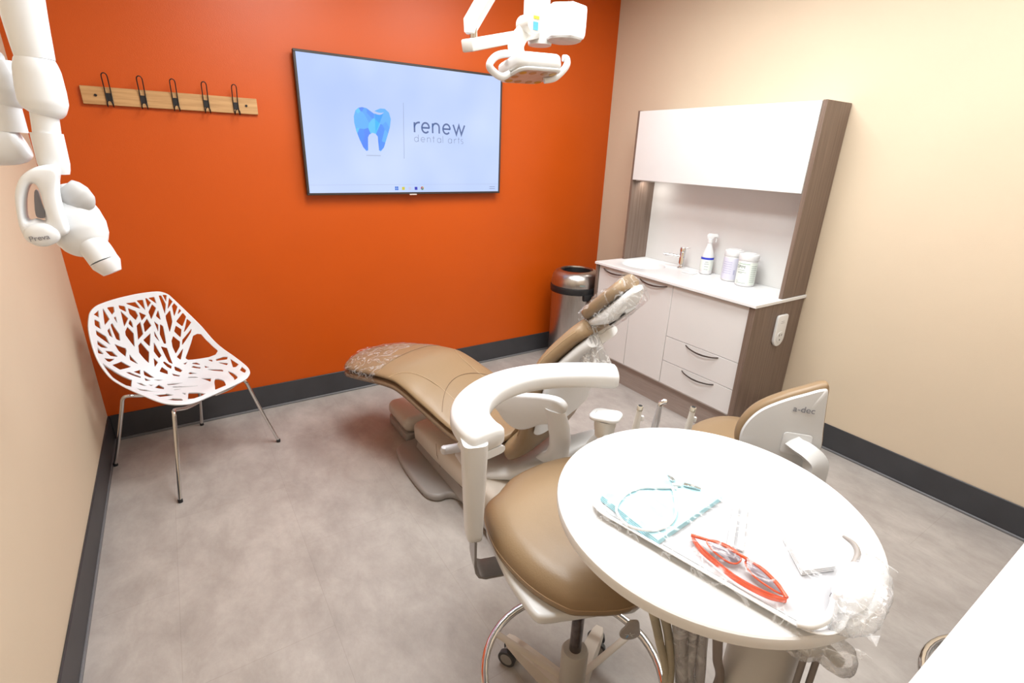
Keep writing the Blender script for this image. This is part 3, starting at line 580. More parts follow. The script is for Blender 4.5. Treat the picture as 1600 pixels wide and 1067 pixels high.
# soap ledge beside the tap
tag(MB().box(2.846, 2.905, 2.115, 2.205, 0.8765, 0.8815, 0.002, 2).build('soap_dish', 'counter'), 'small flat white soap dish on the worktop in front of the faucet', 'soap dish')
# upper unit
ub = thing('upper_cabinet', 'white flap-door upper cabinet with tall grey-brown wood side panels above the worktop', 'cabinet', (2.80, 1.46, 0.877))
def uo(mb): mb.v = [(a-2.80, b-1.46, c-0.877) for a, b, c in mb.v]; return mb
uo(MB().box(2.800, 3.045, 1.460, 1.482, 0.877, 1.902, 0.0012, 1)).build('side_panel', 'wengue', ub)
uo(MB().box(2.800, 3.045, 2.705, 2.727, 0.877, 1.902, 0.0012, 1)).build('side_panel', 'wengue', ub)
uo(MB().box(3.030, 3.045, 1.4825, 2.7045, 0.877, 1.46)).build('splash_panel', 'laminate', ub)
uo(MB().box(2.818, 3.045, 1.4825, 2.7045, 1.462, 1.900)).build('carcass', 'laminate', ub)
uo(MB().box(2.795, 2.816, 1.4835, 2.7045, 1.450, 1.898, 0.0012, 1)).build('flap_door', 'laminate', ub)
uo(MB().box(2.825, 2.875, 2.56, 2.70, 1.442, 1.4615, 0.004, 2)).build('light_fitting', 'white2', ub)
area('undercabinet_fill', (2.90, 2.63, 1.440), 0.04, 0.12, 0.35, (0, radians(-10), 0), (1, 0.95, 0.9))  # fill light added to brighten the splash panel; the fitting is only assumed lit
# outlet on the side panel
ol = thing('power_outlet', 'white rounded power outlet on the wood side of the base cabinet', 'power outlet', (2.835, 1.4595, 0.69))
pl = [(0.052*cos(radians(a)), -0.045+0.052*sin(radians(a))) for a in range(180, 361, 12)]+[(0.052, 0.078), (0.049, 0.088), (0.040, 0.094), (-0.040, 0.094), (-0.049, 0.088), (-0.052, 0.078)]
fm = frame((0, 0, 0), (1, 0, 0), (0, 0, 1))       # local z points to -y
MB().prism(pl, 0, 0.016, 0.004, 3, mtx=fm).build('cover_plate', 'counter', ol)
MB().prism(circle(0, -0.040, 0.034, 32), 0.016, 0.019, 0.001, 1, mtx=fm).build('socket_face', 'white', ol)
m = MB()
for sx_ in (-0.011, 0.011): m.box(sx_-0.0022, sx_+0.0022, -0.033, -0.021, 0.0185, 0.0196, mtx=fm)
m.prism(circle(0, -0.056, 0.0045, 12), 0.0185, 0.0196, mtx=fm).build('slot', 'slot', ol)
MB().box(-0.018, 0.018, 0.045, 0.047, 0.0155, 0.0165, mtx=fm).box(-0.015, 0.015, 0.055, 0.057, 0.0155, 0.0165, mtx=fm).build('marking', 'grayink', ol)
# faucet
fc = thing('faucet', 'chrome single-lever faucet with a straight spout on the white worktop', 'faucet', (2.955, 2.30, 0.8765), radians(123))
MB().lathe([(0.026, 0), (0.026, 0.004), (0.021, 0.008), (0.0195, 0.02), (0.0195, 0.112), (0.0175, 0.115)], 28).build('body', 'chrome', fc)
MB().tube([(0.010, 0, 0.078), (0.07, 0, 0.084), (0.128, 0, 0.086)], [0.0115, 0.0105, 0.010], 18, smooth=3).build('spout', 'chrome', fc)
MB().lathe([(0.0205, 0), (0.0205, 0.024), (0.018, 0.029)], 28, (0, 0, 0.1155)).tube([(0, 0, 0.135), (-0.025, 0.012, 0.141), (-0.045, 0.02, 0.147)], [0.006, 0.005, 0.004], 10, smooth=3).build('lever', 'chrome', fc)
# spray bottle
sp = thing('spray_bottle', 'white trigger spray bottle with a blue band label on the worktop', 'spray bottle', (2.962, 2.100, 0.8765), radians(-60))
MB().lathe([(0.034, 0), (0.039, 0.004), (0.040, 0.02), (0.040, 0.110), (0.038, 0.128), (0.030, 0.155), (0.020, 0.182), (0.0145, 0.200), (0.0135, 0.216)], 36).build('bottle', 'white', sp)
MB().lathe([(0.0408, 0), (0.0408, 0.070)], 36, (0, 0, 0.030), cap=False).build('label', 'greenlabel', sp)
MB().lathe([(0.0412, 0), (0.0412, 0.014)], 36, (0, 0, 0.100), cap=False).build('blue_band', 'blue', sp)
for k, (z, w_) in enumerate(((0.083, 0.5), (0.070, 0.7), (0.052, 0.6), (0.034, 0.6))):
    MB().loft([[(0.0412*cos(a), 0.0412*sin(a), z+dz) for a in [w_*(i/8-0.5)+4.8 for i in range(9)]] for dz in (0, 0.003)], closed=False, cap=False).build('label_print', 'ink', sp)
MB().lathe([(0.017, 0.210), (0.017, 0.232), (0.013, 0.236)], 24).prism([(-0.020, 0.232), (-0.026, 0.258), (-0.014, 0.270), (0.040, 0.268), (0.046, 0.262), (0.046, 0.250), (0.020, 0.246), (0.014, 0.232)], -0.011, 0.011, 0.003, 2, mtx=frame((0, 0, 0), (1, 0, 0), (0, 0, 1))).build('spray_head', 'white', sp)
MB().tube([(0.026, 0, 0.250), (0.036, 0, 0.235), (0.034, 0, 0.215)], [0.005, 0.0045, 0.004], 10, smooth=4).build('trigger', 'white', sp)
# wipes canisters
def canister(label, loc, rz, style):
    t = thing('wipes_canister', label, 'canister', loc, rz, 'wipes canisters on the worktop')
    MB().lathe([(0.050, 0), (0.055, 0.003), (0.056, 0.010), (0.056, 0.155), (0.054, 0.160)], 44).build('tub', 'white', t)
    MB().lathe([(0.0575, 0.158), (0.059, 0.161), (0.059, 0.186), (0.056, 0.192), (0.040, 0.194), (0.038, 0.199), (0.030, 0.200)], 44).build('lid', 'white', t)
    R = 0.0565
    band = lambda z0, z1, a0, a1, r: MB().loft([[(r*cos(a), r*sin(a), z) for a in [a0+(a1-a0)*i/20 for i in range(21)]] for z in (z0, z1)], closed=False, cap=False)
    band(0.012, 0.148, -2.2, 2.2, R).build('label', 'greenlabel' if style else 'lav', t)
    if style:
        band(0.137, 0.140, -0.9, 0.35, R+.0004).build('label_print', mat('green_print', (0.25, 0.42, 0.30), 0.6, noise_amt=.02), t)
        m = MB()
        for i, (z, a0, a1) in enumerate(((0.098, -0.9, -0.1), (0.086, -0.85, 0.1), (0.080, -0.85, -0.3), (0.030, -0.9, -0.6), (0.020, -0.9, 0.2))):
            q = band(z, z+0.0022, a0, a1, R+.0004); m.add(q.v, q.f)
        for i in range(9): q = band(0.030+i*0.012, 0.032+i*0.012, 0.55, 1.2, R+.0004); m.add(q.v, q.f)
        m.build('label_print', 'ink', t)
        m = MB(); text_mesh('OPIM', 0.026, frame((0, 0, 0), (1, 0, 0), (0, 1, 0)), m)
        m.v = [((R+.0006)*cos(-0.62+x/R), (R+.0006)*sin(-0.62+x/R), 0.118+y) for x, y, z in m.v]; m.build('label_print', 'ink', t)
    else:
        m = MB()
        for i in range(6): q = band(0.050+i*0.014, 0.053+i*0.014, -0.9+0.1*(i % 2), 0.2, R+.0004); m.add(q.v, q.f)
        q = band(0.045, 0.075, 0.45, 0.6, R+.0004); m.add(q.v, q.f)
        m.build('label_print', mat('lavender_print', (0.42, 0.42, 0.58), 0.6, noise_amt=.02), t)
canister('white wipes canister with a lavender label between the spray bottle and another canister', (2.955, 1.905, 0.8765), radians(200), 0)
canister('white wipes canister with a green and grey printed label nearest the cabinet end', (2.915, 1.775, 0.8765), radians(205), 1)
# worktop in front of the photographer, lower right
nc = thing('counter', 'plain white counter slab along the near wall in the lower right corner', 'counter', (1.8, -0.25, 0.88))
MB().box(-1.25, 1.245, -0.365, 0.352, -0.012, 0.020, 0.002, 1).build('countertop', 'counter', nc)
MB().box(0.32, 1.24, -0.36, 0.20, -0.88, -0.0125, 0.002, 1).build('support_cabinet', 'laminate', nc)

# ================================================================ helpers for pieces measured in room coordinates
def inv_of(o):
    m = Matrix.Translation(o.location) @ o.rotation_euler.to_matrix().to_4x4()
    if o.parent: m = inv_of_m(o.parent) @ m
    return m.inverted()
def inv_of_m(o): return Matrix.Translation(o.location) @ o.rotation_euler.to_matrix().to_4x4()
def put(mb, name, material, t, angle=40):
    """mesh written in room coordinates, built as a part of thing t"""
    root = t
    while root.parent: root = root.parent
    k = inv_of_m(root).inverted(); mb.v = [tuple(k @ Vector(v)) for v in mb.v]
    return mb.build(name, material, t, angle)
def sgn(x): return -1 if x < 0 else 1
def slab_ring(w, t0, t1, crown, n=28, e=0.45):
    """closed ring (a, h): rounded slab of half-width w from t0 to t1 with a crowned top"""
    out = []
    for k in range(n):
        q = 2*pi*k/n; c, s = cos(q), sin(q); a = w*sgn(c)*abs(c)**e; h = (t0+t1)/2+(t1-t0)/2*sgn(s)*abs(s)**0.7
        if s > 0: h += crown*(1-(abs(a)/w)**2.2)
        out.append((a, h))
    return out

# ================================================================ dental chair
A16 = radians(22)
dc = thing('dental_chair', 'tan upholstered reclining dental chair with white shell, covered toe and headrest', 'dental chair', (0.821, 2.688, 0), A16)
SEAT = [(-0.055, .396, .09), (-0.035, .400, .15), (0.0, .408, .19), (0.05, .420, .222), (0.12, .434, .238), (0.25, .455, .247), (0.36, .470, .250), (0.46, .474, .252), (0.54, .456, .256), (0.61, .430, .260), (0.73, .389, .265), (.84, .351, .268), (.95, .333, .266), (1.03, .338, .255), (1.08, .350, .23), (1.10, .36, .17)]
def seat_at(s): return interp(SEAT, s)
def seat_rings(f, s0=-0.055, s1=1.10, n=60):
    out = []
    for i in range(n+1):
        t = i/n; s = s0+(s1-s0)*(t if s0 > -0.05 else t**1.25); zb, w = seat_at(s); out.append([(a, -s, zb+h) for a, h in f(s, w)])
    return out
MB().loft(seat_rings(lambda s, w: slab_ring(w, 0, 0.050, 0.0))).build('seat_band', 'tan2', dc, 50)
def cush(s, w):
    cr_ = 0.020+0.018*min(1, max(0, (s+0.05)/0.3)) if s < 0.35 else 0.038
    return slab_ring(w-0.004, 0.046, 0.082, cr_-0.022*max(0, min(1, (s-0.7)/0.2)))
MB().loft(seat_rings(cush)).build('seat_cushion', 'tan', dc, 50)
def top_pt(s, a):
    zb, w = seat_at(s); w -= 0.004; cr_ = 0.020+0.018*min(1, max(0, (s+0.05)/0.3)) if s < 0.35 else 0.038; cr_ -= 0.022*max(0, min(1, (s-0.7)/0.2))
    x = min(1, abs(a)/w); sv = sqrt(max(0, 1-(x**(1/0.45))**2)); return (a, -s, zb+0.064+0.018*sv**0.7+cr_*(1-x**2.2)+0.0008)
m = MB()
for sg in (-1, 1):
    m = MB(); m.tube([top_pt(s, sg*a) for s, a in ((0.42, 0.245), (0.45, 0.215), (0.49, 0.18), (0.56, 0.150), (0.66, 0.135), (0.78, 0.135), (0.90, 0.14), (0.98, 0.15), (1.03, 0.16))], 0.0017, 8, smooth=5)
    m.build('seam_piping', 'stitch', dc)
m = MB().tube([top_pt(0.33+0.03*(1-abs(a)/0.24)*0.0, a) for a in [-0.243+0.486*i/16 for i in range(17)]], 0.0013, 6, smooth=3)
m.tube([top_pt(0.76-0.10*(1-(a/0.23)**2), a) for a in [-0.23+0.46*i/16 for i in range(17)]], 0.0013, 6, smooth=3)
m.build('cushion_seam', 'tan2', dc)
# backrest
BACK = [(-.08, 1.07, .375, .13), (0, 1.09, .405, .225), (.15, 1.150, .455, .250), (.30, 1.185, .55, .256), (.5, 1.205, .70, .250), (.7, 1.235, .835, .225), (.88, 1.310, .942, .175), (1.0, 1.368, 1.0, .140), (1.04, 1.385, 1.014, .09)]
def back_rings(f, p0=-.08, p1=1.04, n=40):
    out = []
    for i in range(n+1):
        p = p0+(p1-p0)*i/n; s, z, w = interp(BACK, p); s2, z2, _ = interp(BACK, min(p+0.02, 1.04)); s1_, z1_, _ = interp(BACK, max(p-0.02, -.08))
        ds, dz = s2-s1_, z2-z1_; L = hypot(ds, dz); ns, nz = -dz/L, ds/L     # normal towards the sitter (s decreasing, up)
        out.append([(a, -(s+ns*h), z+nz*h) for a, h in f(p, w)])
    return out
MB().loft(back_rings(lambda p, w: slab_ring(w, -0.062-0.03*max(0, 1-p/0.6), 0.0, 0.012))).build('back_cushion', 'tan', dc, 50)
m = MB()
for dd in (0.0, ):
    for sg in (-1, 1):
        pts = []
        for i in range(14):
            p = 0.25+0.72*i/13; s, z, w = interp(BACK, p); s2, z2, _ = interp(BACK, p+0.02); ds, dz = s2-s, z2-z; L = hypot(ds, dz); pts.append((sg*(w*0.985), -(s+dz/L*0.020), z-ds/L*0.020))
        MB().tube(pts, 0.0018, 6, smooth=3).build('seam_piping', 'stitch', dc)
MB().loft(back_rings(lambda p, w: slab_ring(w*0.90, -0.110, -0.058, 0.0, e=0.6), 0.30, 0.98)).build('back_shell', 'white', dc, 50)
# headrest
hr = thing('headrest', '', ''); del hr['label'], hr['category']; hr.parent = dc; hr.location = (0, -1.378, 1.000); hr.rotation_euler = (radians(45), 0, 0)
# headrest frame: x across, -y up along the rest?  local +y points down the rest, +z towards the sitter
hr.rotation_euler = (radians(-45.5), 0, 0)
def head_ring(w, z0, z1, y, cr_=0.0, e=0.5): return [(a, y, h) for a, h in slab_ring(w, z0, z1, cr_, 24, e)]
HP = [(0.0, .070), (.01, .092), (.03, .103), (.07, .108), (.11, .108), (.15, .104), (.18, .096), (.200, .082), (.210, .060)]
MB().loft([head_ring(w, 0.0, 0.048, -y, 0.006) for y, w in HP]).build('head_cushion', 'tan', hr, 50)
MB().loft([head_ring(w*0.98, -0.022-0.044*sin(pi*min(1, y/0.21)), 0.001, -y, 0.0, 0.6) for y, w in HP]).build('head_shell', 'white', hr, 50)
m = MB().box(-0.060, 0.035, -0.15, -0.06, -0.066, -0.045, 0.006, 2).build('adjuster_body', 'palegray', hr)
MB().tube([(-0.062, -0.145, -0.062), (-0.062, -0.065, -0.062)], 0.004, 10, smooth=1).build('adjuster_rod', 'blackmetal', m)
m = MB()
m.loft([[(a, -s, z) for a, s, z in ((-.03, s0-.012, z0+.012), (.03, s0-.012, z0+.012), (.03, s0+.012, z0-.012), (-.03, s0+.012, z0-.012))] for s0, z0 in ((1.395, .950), (1.365, .90), (1.33, .845), (1.28, .77))])
m.build('headrest_slider', 'white', dc)
# lift arm, base covers (room coordinates)
def L2W(a, s, z): k = inv_of_m(dc); return k @ Vector((a, -s, z))
rings = []
for s, zc, w, h in ((0.78, .245, .12, .035), (0.81, .235, .20, .05), (0.90, .225, .245, .06), (1.02, .225, .25, .065), (1.14, .262, .22, .075), (1.26, .325, .165, .08), (1.37, .415, .12, .07), (1.42, .455, .07, .04)):
    rings.append([(a, -s, zc+hh) for a, hh in slab_ring(w, -h/2, h/2, 0.0, 24, 0.6)])
MB().loft(rings).build('seat_casting', 'white', dc, 50)
# left armrest: pad, side shell, support
def arm_poly(off=0): return smooth_loop([(x-.072, z-.063) for x, z in [(1.17, .745), (1.22, .785), (1.32, .81), (1.42, .835), (1.49, .840), (1.52, .81), (1.49, .75), (1.42, .715), (1.36, .675), (1.31, .662), (1.26, .68), (1.22, .715), (1.18, .725)]], 4)
fm = Matrix(((0, 0, 1, -0.345), (-1, 0, 0, 0), (0, 1, 0, 0), (0, 0, 0, 1)))   # (s, z, a) -> local
MB().prism(arm_poly(), 0, 0.040, 0.010, 3, mtx=fm).build('arm_rest', 'white', dc)
rings = []
for a, s, z, w, t in ((-.332, 1.405, .735, .045, .022), (-.332, 1.425, .68, .047, .022), (-.322, 1.43, .62, .044, .022), (-.295, 1.415, .56, .042, .022), (-.255, 1.39, .50, .050, .024), (-.205, 1.35, .44, .064, .024), (-.15, 1.30, .375, .072, .024)):
    rings.append([(a+t*sin(2*pi*k/20), -(s+w*cos(2*pi*k/20)), z) for k in range(20)])
MB().loft(rings).build('arm_support', 'white', dc, 50)
# pump cover at the toe end and main cover
m = MB(); m.prism(rrect(.915, 1.235, 2.425, 2.735, .035), 0.0, .050, 0.004, 2); put(m, 'pump_base', 'grayplastic', dc)
m = MB(); m.prism(rrect(.912, 1.238, 2.422, 2.738, .045), 0.055, .150, 0.040, 5); put(m, 'pump_cover', 'beigeplastic', dc)
rings = []
for y, x0_, x1_, z0_, z1_ in ((2.345, .96, 1.30, .10, .16), (2.335, .925, 1.33, .09, .185), (2.28, .905, 1.35, .085, .205), (2.05, .905, 1.37, .085, .235), (1.82, .915, 1.39, .09, .235), (1.60, .935, 1.41, .09, .225), (1.40, .96, 1.42, .09, .215), (1.20, 1.00, 1.42, .09, .20), (1.10, 1.08, 1.38, .09, .18)):
    c, w = (x0_+x1_)/2, (x1_-x0_)/2; rings.append([(c+w*sgn(cos(q))*abs(cos(q))**0.4, y, (z0_+z1_)/2+(z1_-z0_)/2*sgn(sin(q))*abs(sin(q))**0.45) for q in [2*pi*k/28 for k in range(28)]])
put(MB().loft(rings), 'base_cover', 'beigeplastic', dc, 50)
m = MB().tube([(.905, 1.99, .17), (.918, 1.985, .10)], 0.0012, 6, smooth=1).tube([(.900, 1.99, .24), (.903, 1.99, .17)], 0.0012, 6, smooth=1)
put(m, 'cover_joint', 'tan2', dc)
pl = [(.90, 2.40), (.85, 2.38), (.815, 2.33), (.795, 2.15), (.798, 1.95), (.815, 1.885), (.85, 1.855), (.895, 1.850), (.925, 1.82), (.94, 1.76), (.945, 1.65), (.95, 1.40), (.97, 1.15), (1.05, 1.02), (1.30, 1.02), (1.40, 1.15), (1.42, 1.5), (1.42, 2.1), (1.38, 2.34), (1.30, 2.40), (1.1, 2.41)]
m = MB().prism(smooth_loop(pl, 4), 0.0, 0.040, 0.016, 4); put(m, 'floor_plate', 'grayplastic', dc)
rings = [[(1.02-.1*0+dx, 2.30-.9*t, .045+dz) for dx, dz in ((-.10, 0), (.35, 0), (.33, .05), (-.085, .05))] for t in (0, 1)]
put(MB().loft(rings), 'plinth', 'grayplastic', dc)
# plastic toe cover: a thin clear sleeve pulled over the toe
rings = []
for i in range(34):
    s = -0.062+0.385*(i/33)**1.2; zb, w = seat_at(s); ring = []
    for k, (a, h) in enumerate(slab_ring(w+0.006, -0.005, 0.090, 0.028 if s > 0 else 0.02, 44)):
        nz_ = noise.noise(Vector((a*26, s*14, h*60)))*0.0035+noise.noise(Vector((a*70+s*30, s*8, h*90)))*0.0018
        ring.append((a*(1+nz_*1.2), -s, zb+h+nz_))
    rings.append(ring)
tcv = thing('toe_cover', 'thin clear plastic cover pulled over the toe end of the dental chair', 'plastic cover', (0.821, 2.688, 0), A16)
MB().loft(rings, cap=False).build('film_sleeve', 'film', tcv, 80)
# headrest bag
hb = thing('headrest_cover', 'crinkled clear plastic bag wrapped round the headrest, its loose end hanging', 'plastic cover', (0.821, 2.688, 0), A16)
km = Matrix.Translation(hr.location) @ hr.rotation_euler.to_matrix().to_4x4()
rings = []
for i in range(46):
    y = -0.012+0.242*i/45; w = interp([(q-0.012, ww) for q, ww in HP]+[(0.220, .045), (0.230, .02)], y)[0]+0.010
    if y < 0: w = .10
    ring = []
    for k in range(64):
        q = 2*pi*k/64; c, s_ = cos(q), sin(q); a = w*sgn(c)*abs(c)**0.55; h = -0.008+(0.066 if s_ > 0 else 0.064)*sgn(s_)*abs(s_)**0.75*(0.4 if y > 0.218 else 1)
        nz_ = noise.noise(Vector((a*18, y*18, h*30)))*0.012+noise.noise(Vector((a*55, y*40, h*60+5)))*0.006
        v = Vector((a, -y, h)); d_ = Vector((c, 0, s_)); ring.append(km @ (v+d_*nz_))
    rings.append(ring)
MB().loft(rings, cap=False).build('film_bag', 'film', hb, 80)
# bunched tail
rings = []
for i in range(24):
    t = i/23; a0 = -0.075+0.015*t; s0 = 1.385+0.055*t; z0 = 1.00-0.225*t; r_ = 0.020+0.050*t**0.9
    ring = []
    for k in range(56):
        q = 2*pi*k/56; rr = r_*(1+0.38*noise.noise(Vector((q*2.6, t*2.2, 3)))+0.22*sin(7*q+3*t)+0.15*sin(13*q-5*t))
        ring.append((a0+rr*0.75*cos(q), -(s0+rr*0.8*sin(q)), z0+0.03*noise.noise(Vector((cos(q)*2, sin(q)*2, 8)))*t))
    rings.append(ring)
MB().loft(rings, cap=False).build('film_tail', 'filmtail', hb, 80)

# ================================================================ assistant's stool
ST = Vector((0.752, 0.745, 0))
st = thing('assistant_stool', 'tan seat stool with a white curved arm support, chrome foot ring and castered base', 'stool', ST)
zs = 0.62
seat_px = [(757, 800), (761, 826), (773, 855), (793, 882), (827, 916), (870, 944), (912, 956), (1000, 943)]
so = [tuple(atz(u, v, 0.585))[:2] for u, v in seat_px]
so += [(0.985, 0.66), (1.06, 0.80), (1.10, 0.95), (1.075, 1.06)]+[tuple(atz(u, v, 0.62))[:2] for u, v in ((900, 709), (850, 719), (800, 742), (775, 768))]
loop = smooth_loop([(x, y) for x, y in so], 5)
cxs = sum(p[0] for p in loop)/len(loop); cys = sum(p[1] for p in loop)/len(loop)
def scaled(k, z): return [(cxs+(x-cxs)*k, cys+(y-cys)*k, z) for x, y in loop]
m = MB().loft([scaled(.93, .562), scaled(.985, .566), scaled(1.0, .576), scaled(1.0, .590), scaled(.985, .606), scaled(.94, .622), scaled(.85, .635), scaled(.7, .641), scaled(.45, .642), scaled(.2, .641)])
put(m, 'seat', 'tan', st, 60)
put(MB().tube([Vector(p) for p in scaled(1.001, .588)], 0.0014, 6, closed=True, smooth=1), 'seat_seam', 'stitch', st)
pan_px = [(760, 828), (771, 860), (792, 906), (817, 944), (834, 966), (848, 972), (877, 969), (947, 958), (1003, 945)]
pp = [tuple(atz(u, v, 0.545))[:2] for u, v in pan_px]+[(1.0, .72), (1.05, .9), (1.0, 1.05), (0.85, 1.11), (0.70, 1.09)]
m = MB().prism(smooth_loop(pp, 4), .533, .5615, .009, 3); put(m, 'seat_pan', 'white', st)
put(MB().lathe([(.017, .24), (.017, .52), (.05, .525), (.05, .536)], 24, ST), 'gas_spring_rod', 'rod', st)
put(MB().lathe([(.038, .075), (.038, .28), (.034, .287), (.020, .288)], 32, ST), 'column', 'palegray' if False else mat('warm_grey_column', (0.40, 0.375, 0.34), 0.4, noise_amt=.03), st)
put(MB().lathe([(.05, .07), (.052, .10), (.045, .125)], 32, ST), 'hub', 'beigeplastic', st)
# foot ring with spokes
RZ = 0.20
put(MB().tube([(ST.x+.258*cos(2*pi*k/48), ST.y+.258*sin(2*pi*k/48), RZ) for k in range(48)], .0125, 16, closed=True, smooth=1), 'foot_ring', 'chrome', st)
for k in range(3):
    a = radians(120+120*k); put(MB().tube([(ST.x+.035*cos(a), ST.y+.035*sin(a), .155), (ST.x+.255*cos(a), ST.y+.255*sin(a), RZ)], .008, 12, smooth=1, sx=1.4, sy=.7, up=(0, 0, 1)), 'ring_spoke', 'beigeplastic', st)
for k in range(5):
    a = radians(101+72*k); c, s_ = cos(a), sin(a); R_ = .255
    sec = []
    for r_, w, z0, z1 in ((.03, .034, .072, .125), (.10, .030, .072, .118), (.20, .026, .075, .104), (R_-.005, .022, .078, .096), (R_+.018, .014, .082, .092)):
        sec.append([(ST.x+r_*c-w*s_, ST.y+r_*s_+w*c, z0), (ST.x+r_*c+w*s_, ST.y+r_*s_-w*c, z0), (ST.x+r_*c+w*.8*s_, ST.y+r_*s_-w*.8*c, z1), (ST.x+r_*c-w*.8*s_, ST.y+r_*s_+w*.8*c, z1)])
    lg = put(MB().loft(sec), 'leg', 'beigeplastic', st, 30)
    cas_x, cas_y = ST.x+R_*c, ST.y+R_*s_; ax = radians(30+50*k)
    cst = put(MB().lathe([(.006, .058), (.006, .080)], 12, (cas_x, cas_y, 0)).tube([(cas_x-.016*cos(ax), cas_y-.016*sin(ax), .034), (cas_x+.016*cos(ax), cas_y+.016*sin(ax), .034)], .020, 20, smooth=1).box(-.012, .012, -.018, .010, .032, .062, .005, 2, mtx=Matrix.Translation((cas_x, cas_y, 0)) @ Matrix.Rotation(ax, 4, 'Z')), 'caster', 'castergray', lg)
    for sg in (-1, 1):
        p0 = (cas_x+sg*.014*cos(ax), cas_y+sg*.014*sin(ax), .0305); p1 = (cas_x+sg*.030*cos(ax), cas_y+sg*.030*sin(ax), .0305)
        put(MB().tube([p0, p1], .030, 26, smooth=1), 'caster', 'caster', lg)
        p2 = (cas_x+sg*.0305*cos(ax), cas_y+sg*.0305*sin(ax), .0305)
        put(MB().tube([p1, p2], .021, 22, smooth=1), 'caster', 'castergray', lg)
# bracket bar, post and curved arm
pk = Vector((0.552, 0.985, 0))
u_ = Vector((cxs-pk.x, cys-pk.y, 0)).normalized(); w_ = Vector((-u_.y, u_.x, 0))
def vband(pts, w, t):   # flat bar in the vertical plane through the post, pts (out, z)
    rings = []
    for i, (d, z) in enumerate(pts):
        d0, z0 = pts[max(i-1, 0)]; d1, z1 = pts[min(i+1, len(pts)-1)]; L = hypot(d1-d0, z1-z0); nd, nz_ = -(z1-z0)/L, (d1-d0)/L
        rings.append([pk+u_*(d+nd*e)+w_*ww+Vector((0, 0, z+nz_*e)) for ww, e in ((-w, -t), (w, -t), (w, t), (-w, t))])
    return rings
put(MB().loft(vband([(0, .70), (0, .60), (0, .52), (.003, .495), (.012, .478), (.030, .470), (.12, .470), (.20, .4705)], .036, .0035)), 'bracket_bar', 'satin', st)
put(MB().box(-.02, .03, -.03, .03, .474, .536, .004, 1, mtx=Matrix.Translation((pk.x+u_.x*.20, pk.y+u_.y*.20, 0)) @ Matrix.Rotation(atan2(u_.y, u_.x), 4, 'Z')), 'bracket_block', 'palegray', st)
rings = []
for z, w, t in ((.600, .032, .016), (.604, .036, .021), (.62, .037, .023), (.75, .038, .028), (.88, .039, .033), (.905, .039, .033)):
    rings.append([pk+u_*(t*sgn(cos(q))*abs(cos(q))**.5)+w_*(w*sgn(sin(q))*abs(sin(q))**.5)+Vector((0, 0, z)) for q in [2*pi*k/24 for k in range(24)]])
put(MB().loft(rings), 'arm_post', 'white', st, 50)
ARC = [(.588, .962), (.583, 1.02), (.600, 1.095), (.652, 1.165), (.735, 1.218), (.83, 1.240), (.93, 1.232), (1.03, 1.195), (1.12, 1.145), (1.175, 1.105)]
def arcpt(t):
    x = t*(len(ARC)-1); i = int(min(x, len(ARC)-2)); return interp([(j, *ARC[j]) for j in range(len(ARC))], x)
rings = []
N = 44
for i in range(N+1):
    t = i/N; p = Vector((*arcpt(t), 0)); d_ = (Vector((*arcpt(min(t+.01, 1)), 0))-Vector((*arcpt(max(t-.01, 0)), 0))).normalized(); nrm = Vector((-d_.y, d_.x, 0))
    w = .056; h0, h1 = .868, .932
    if i in (0, N): w *= .82; h0 += .009; h1 -= .010
    if i in (1, N-1): w *= .96; h0 += .002; h1 -= .002
    rings.append([p+nrm*(w*sgn(cos(q))*abs(cos(q))**.55)+Vector((0, 0, (h0+h1)/2+(h1-h0)/2*sgn(sin(q))*abs(sin(q))**.6)) for q in [2*pi*k/32 for k in range(32)]])
# spread the end rings so that the ends are rounded
for k in range(len(rings[0])):
    pass
put(MB().loft(rings), 'arm_support', 'white', st, 50)
rings = []
for i in range(13):
    t = 0.0+i*0.012; p = Vector((*arcpt(t), 0)); d_ = (Vector((*arcpt(t+.01), 0))-Vector((*arcpt(max(t-.01, 0)), 0))).normalized(); nrm = Vector((-d_.y, d_.x, 0)); w = .050
    rings.append([p+nrm*(w*sgn(cos(q))*abs(cos(q))**.5)+Vector((0, 0, .862+.012*sgn(sin(q))*abs(sin(q))**.6)) for q in [2*pi*k/20 for k in range(20)]])
put(MB().loft(rings), 'arm_underplate', 'white', st, 50)
put(MB().tube([atz(695, 703, .775), atz(722, 698, .775), atz(760, 688, .775)], [.0135, .014, .013], 18, smooth=4).lathe([(.0, -.0135), (.010, -.010), (.0135, 0), (.010, .010), (0, .0135)], 18, tuple(atz(695, 703, .775))), 'adjuster_lever', mat('cool_grey_plastic', (0.56, 0.56, 0.60), .35, noise_amt=.02), st)
kb = atz(768, 690, .79); put(MB().lathe([(0, -.018), (.014, -.014), (.020, 0), (.014, .014), (0, .018)], 22, tuple(kb)).tube([kb, kb+w_*-.03], .016, 16, smooth=1), 'adjuster_knob', 'white', st)
# height paddle hanging beside the seat
pc = atz(985, 985, .50); dv = Vector((0, 0, 0))
fm2 = frame(pc, RC.transposed() @ Vector((1, 0.05, 0)) * 1.0, Vector((-.25, -.25, 1)))
pad = [(-.010, .055), (.013, .055), (.022, .01), (.027, -.02), (.020, -.042), (.004, -.052), (-.014, -.046), (-.025, -.025), (-.024, .0), (-.016, .025)]
o = put(MB().prism(smooth_loop(pad, 4), -.003, .003, .002, 2, mtx=fm2), 'height_paddle', 'paddle', st)
m = MB()
for k in range(5):
    a = radians(90+72*k); m.box(.003, .013, -.0013, .0013, 0, .0006, mtx=fm2 @ Matrix.Translation((0, -.018, .0032)) @ Matrix.Rotation(a, 4, 'Z'))
put(m, 'paddle_emblem', 'white', o)
put(MB().prism([(-.006, -.022), (-.003, -.020), (-.006, -.034), (-.009, -.034)], 0.0034, .0040, mtx=fm2), 'paddle_emblem', 'cyan', o)

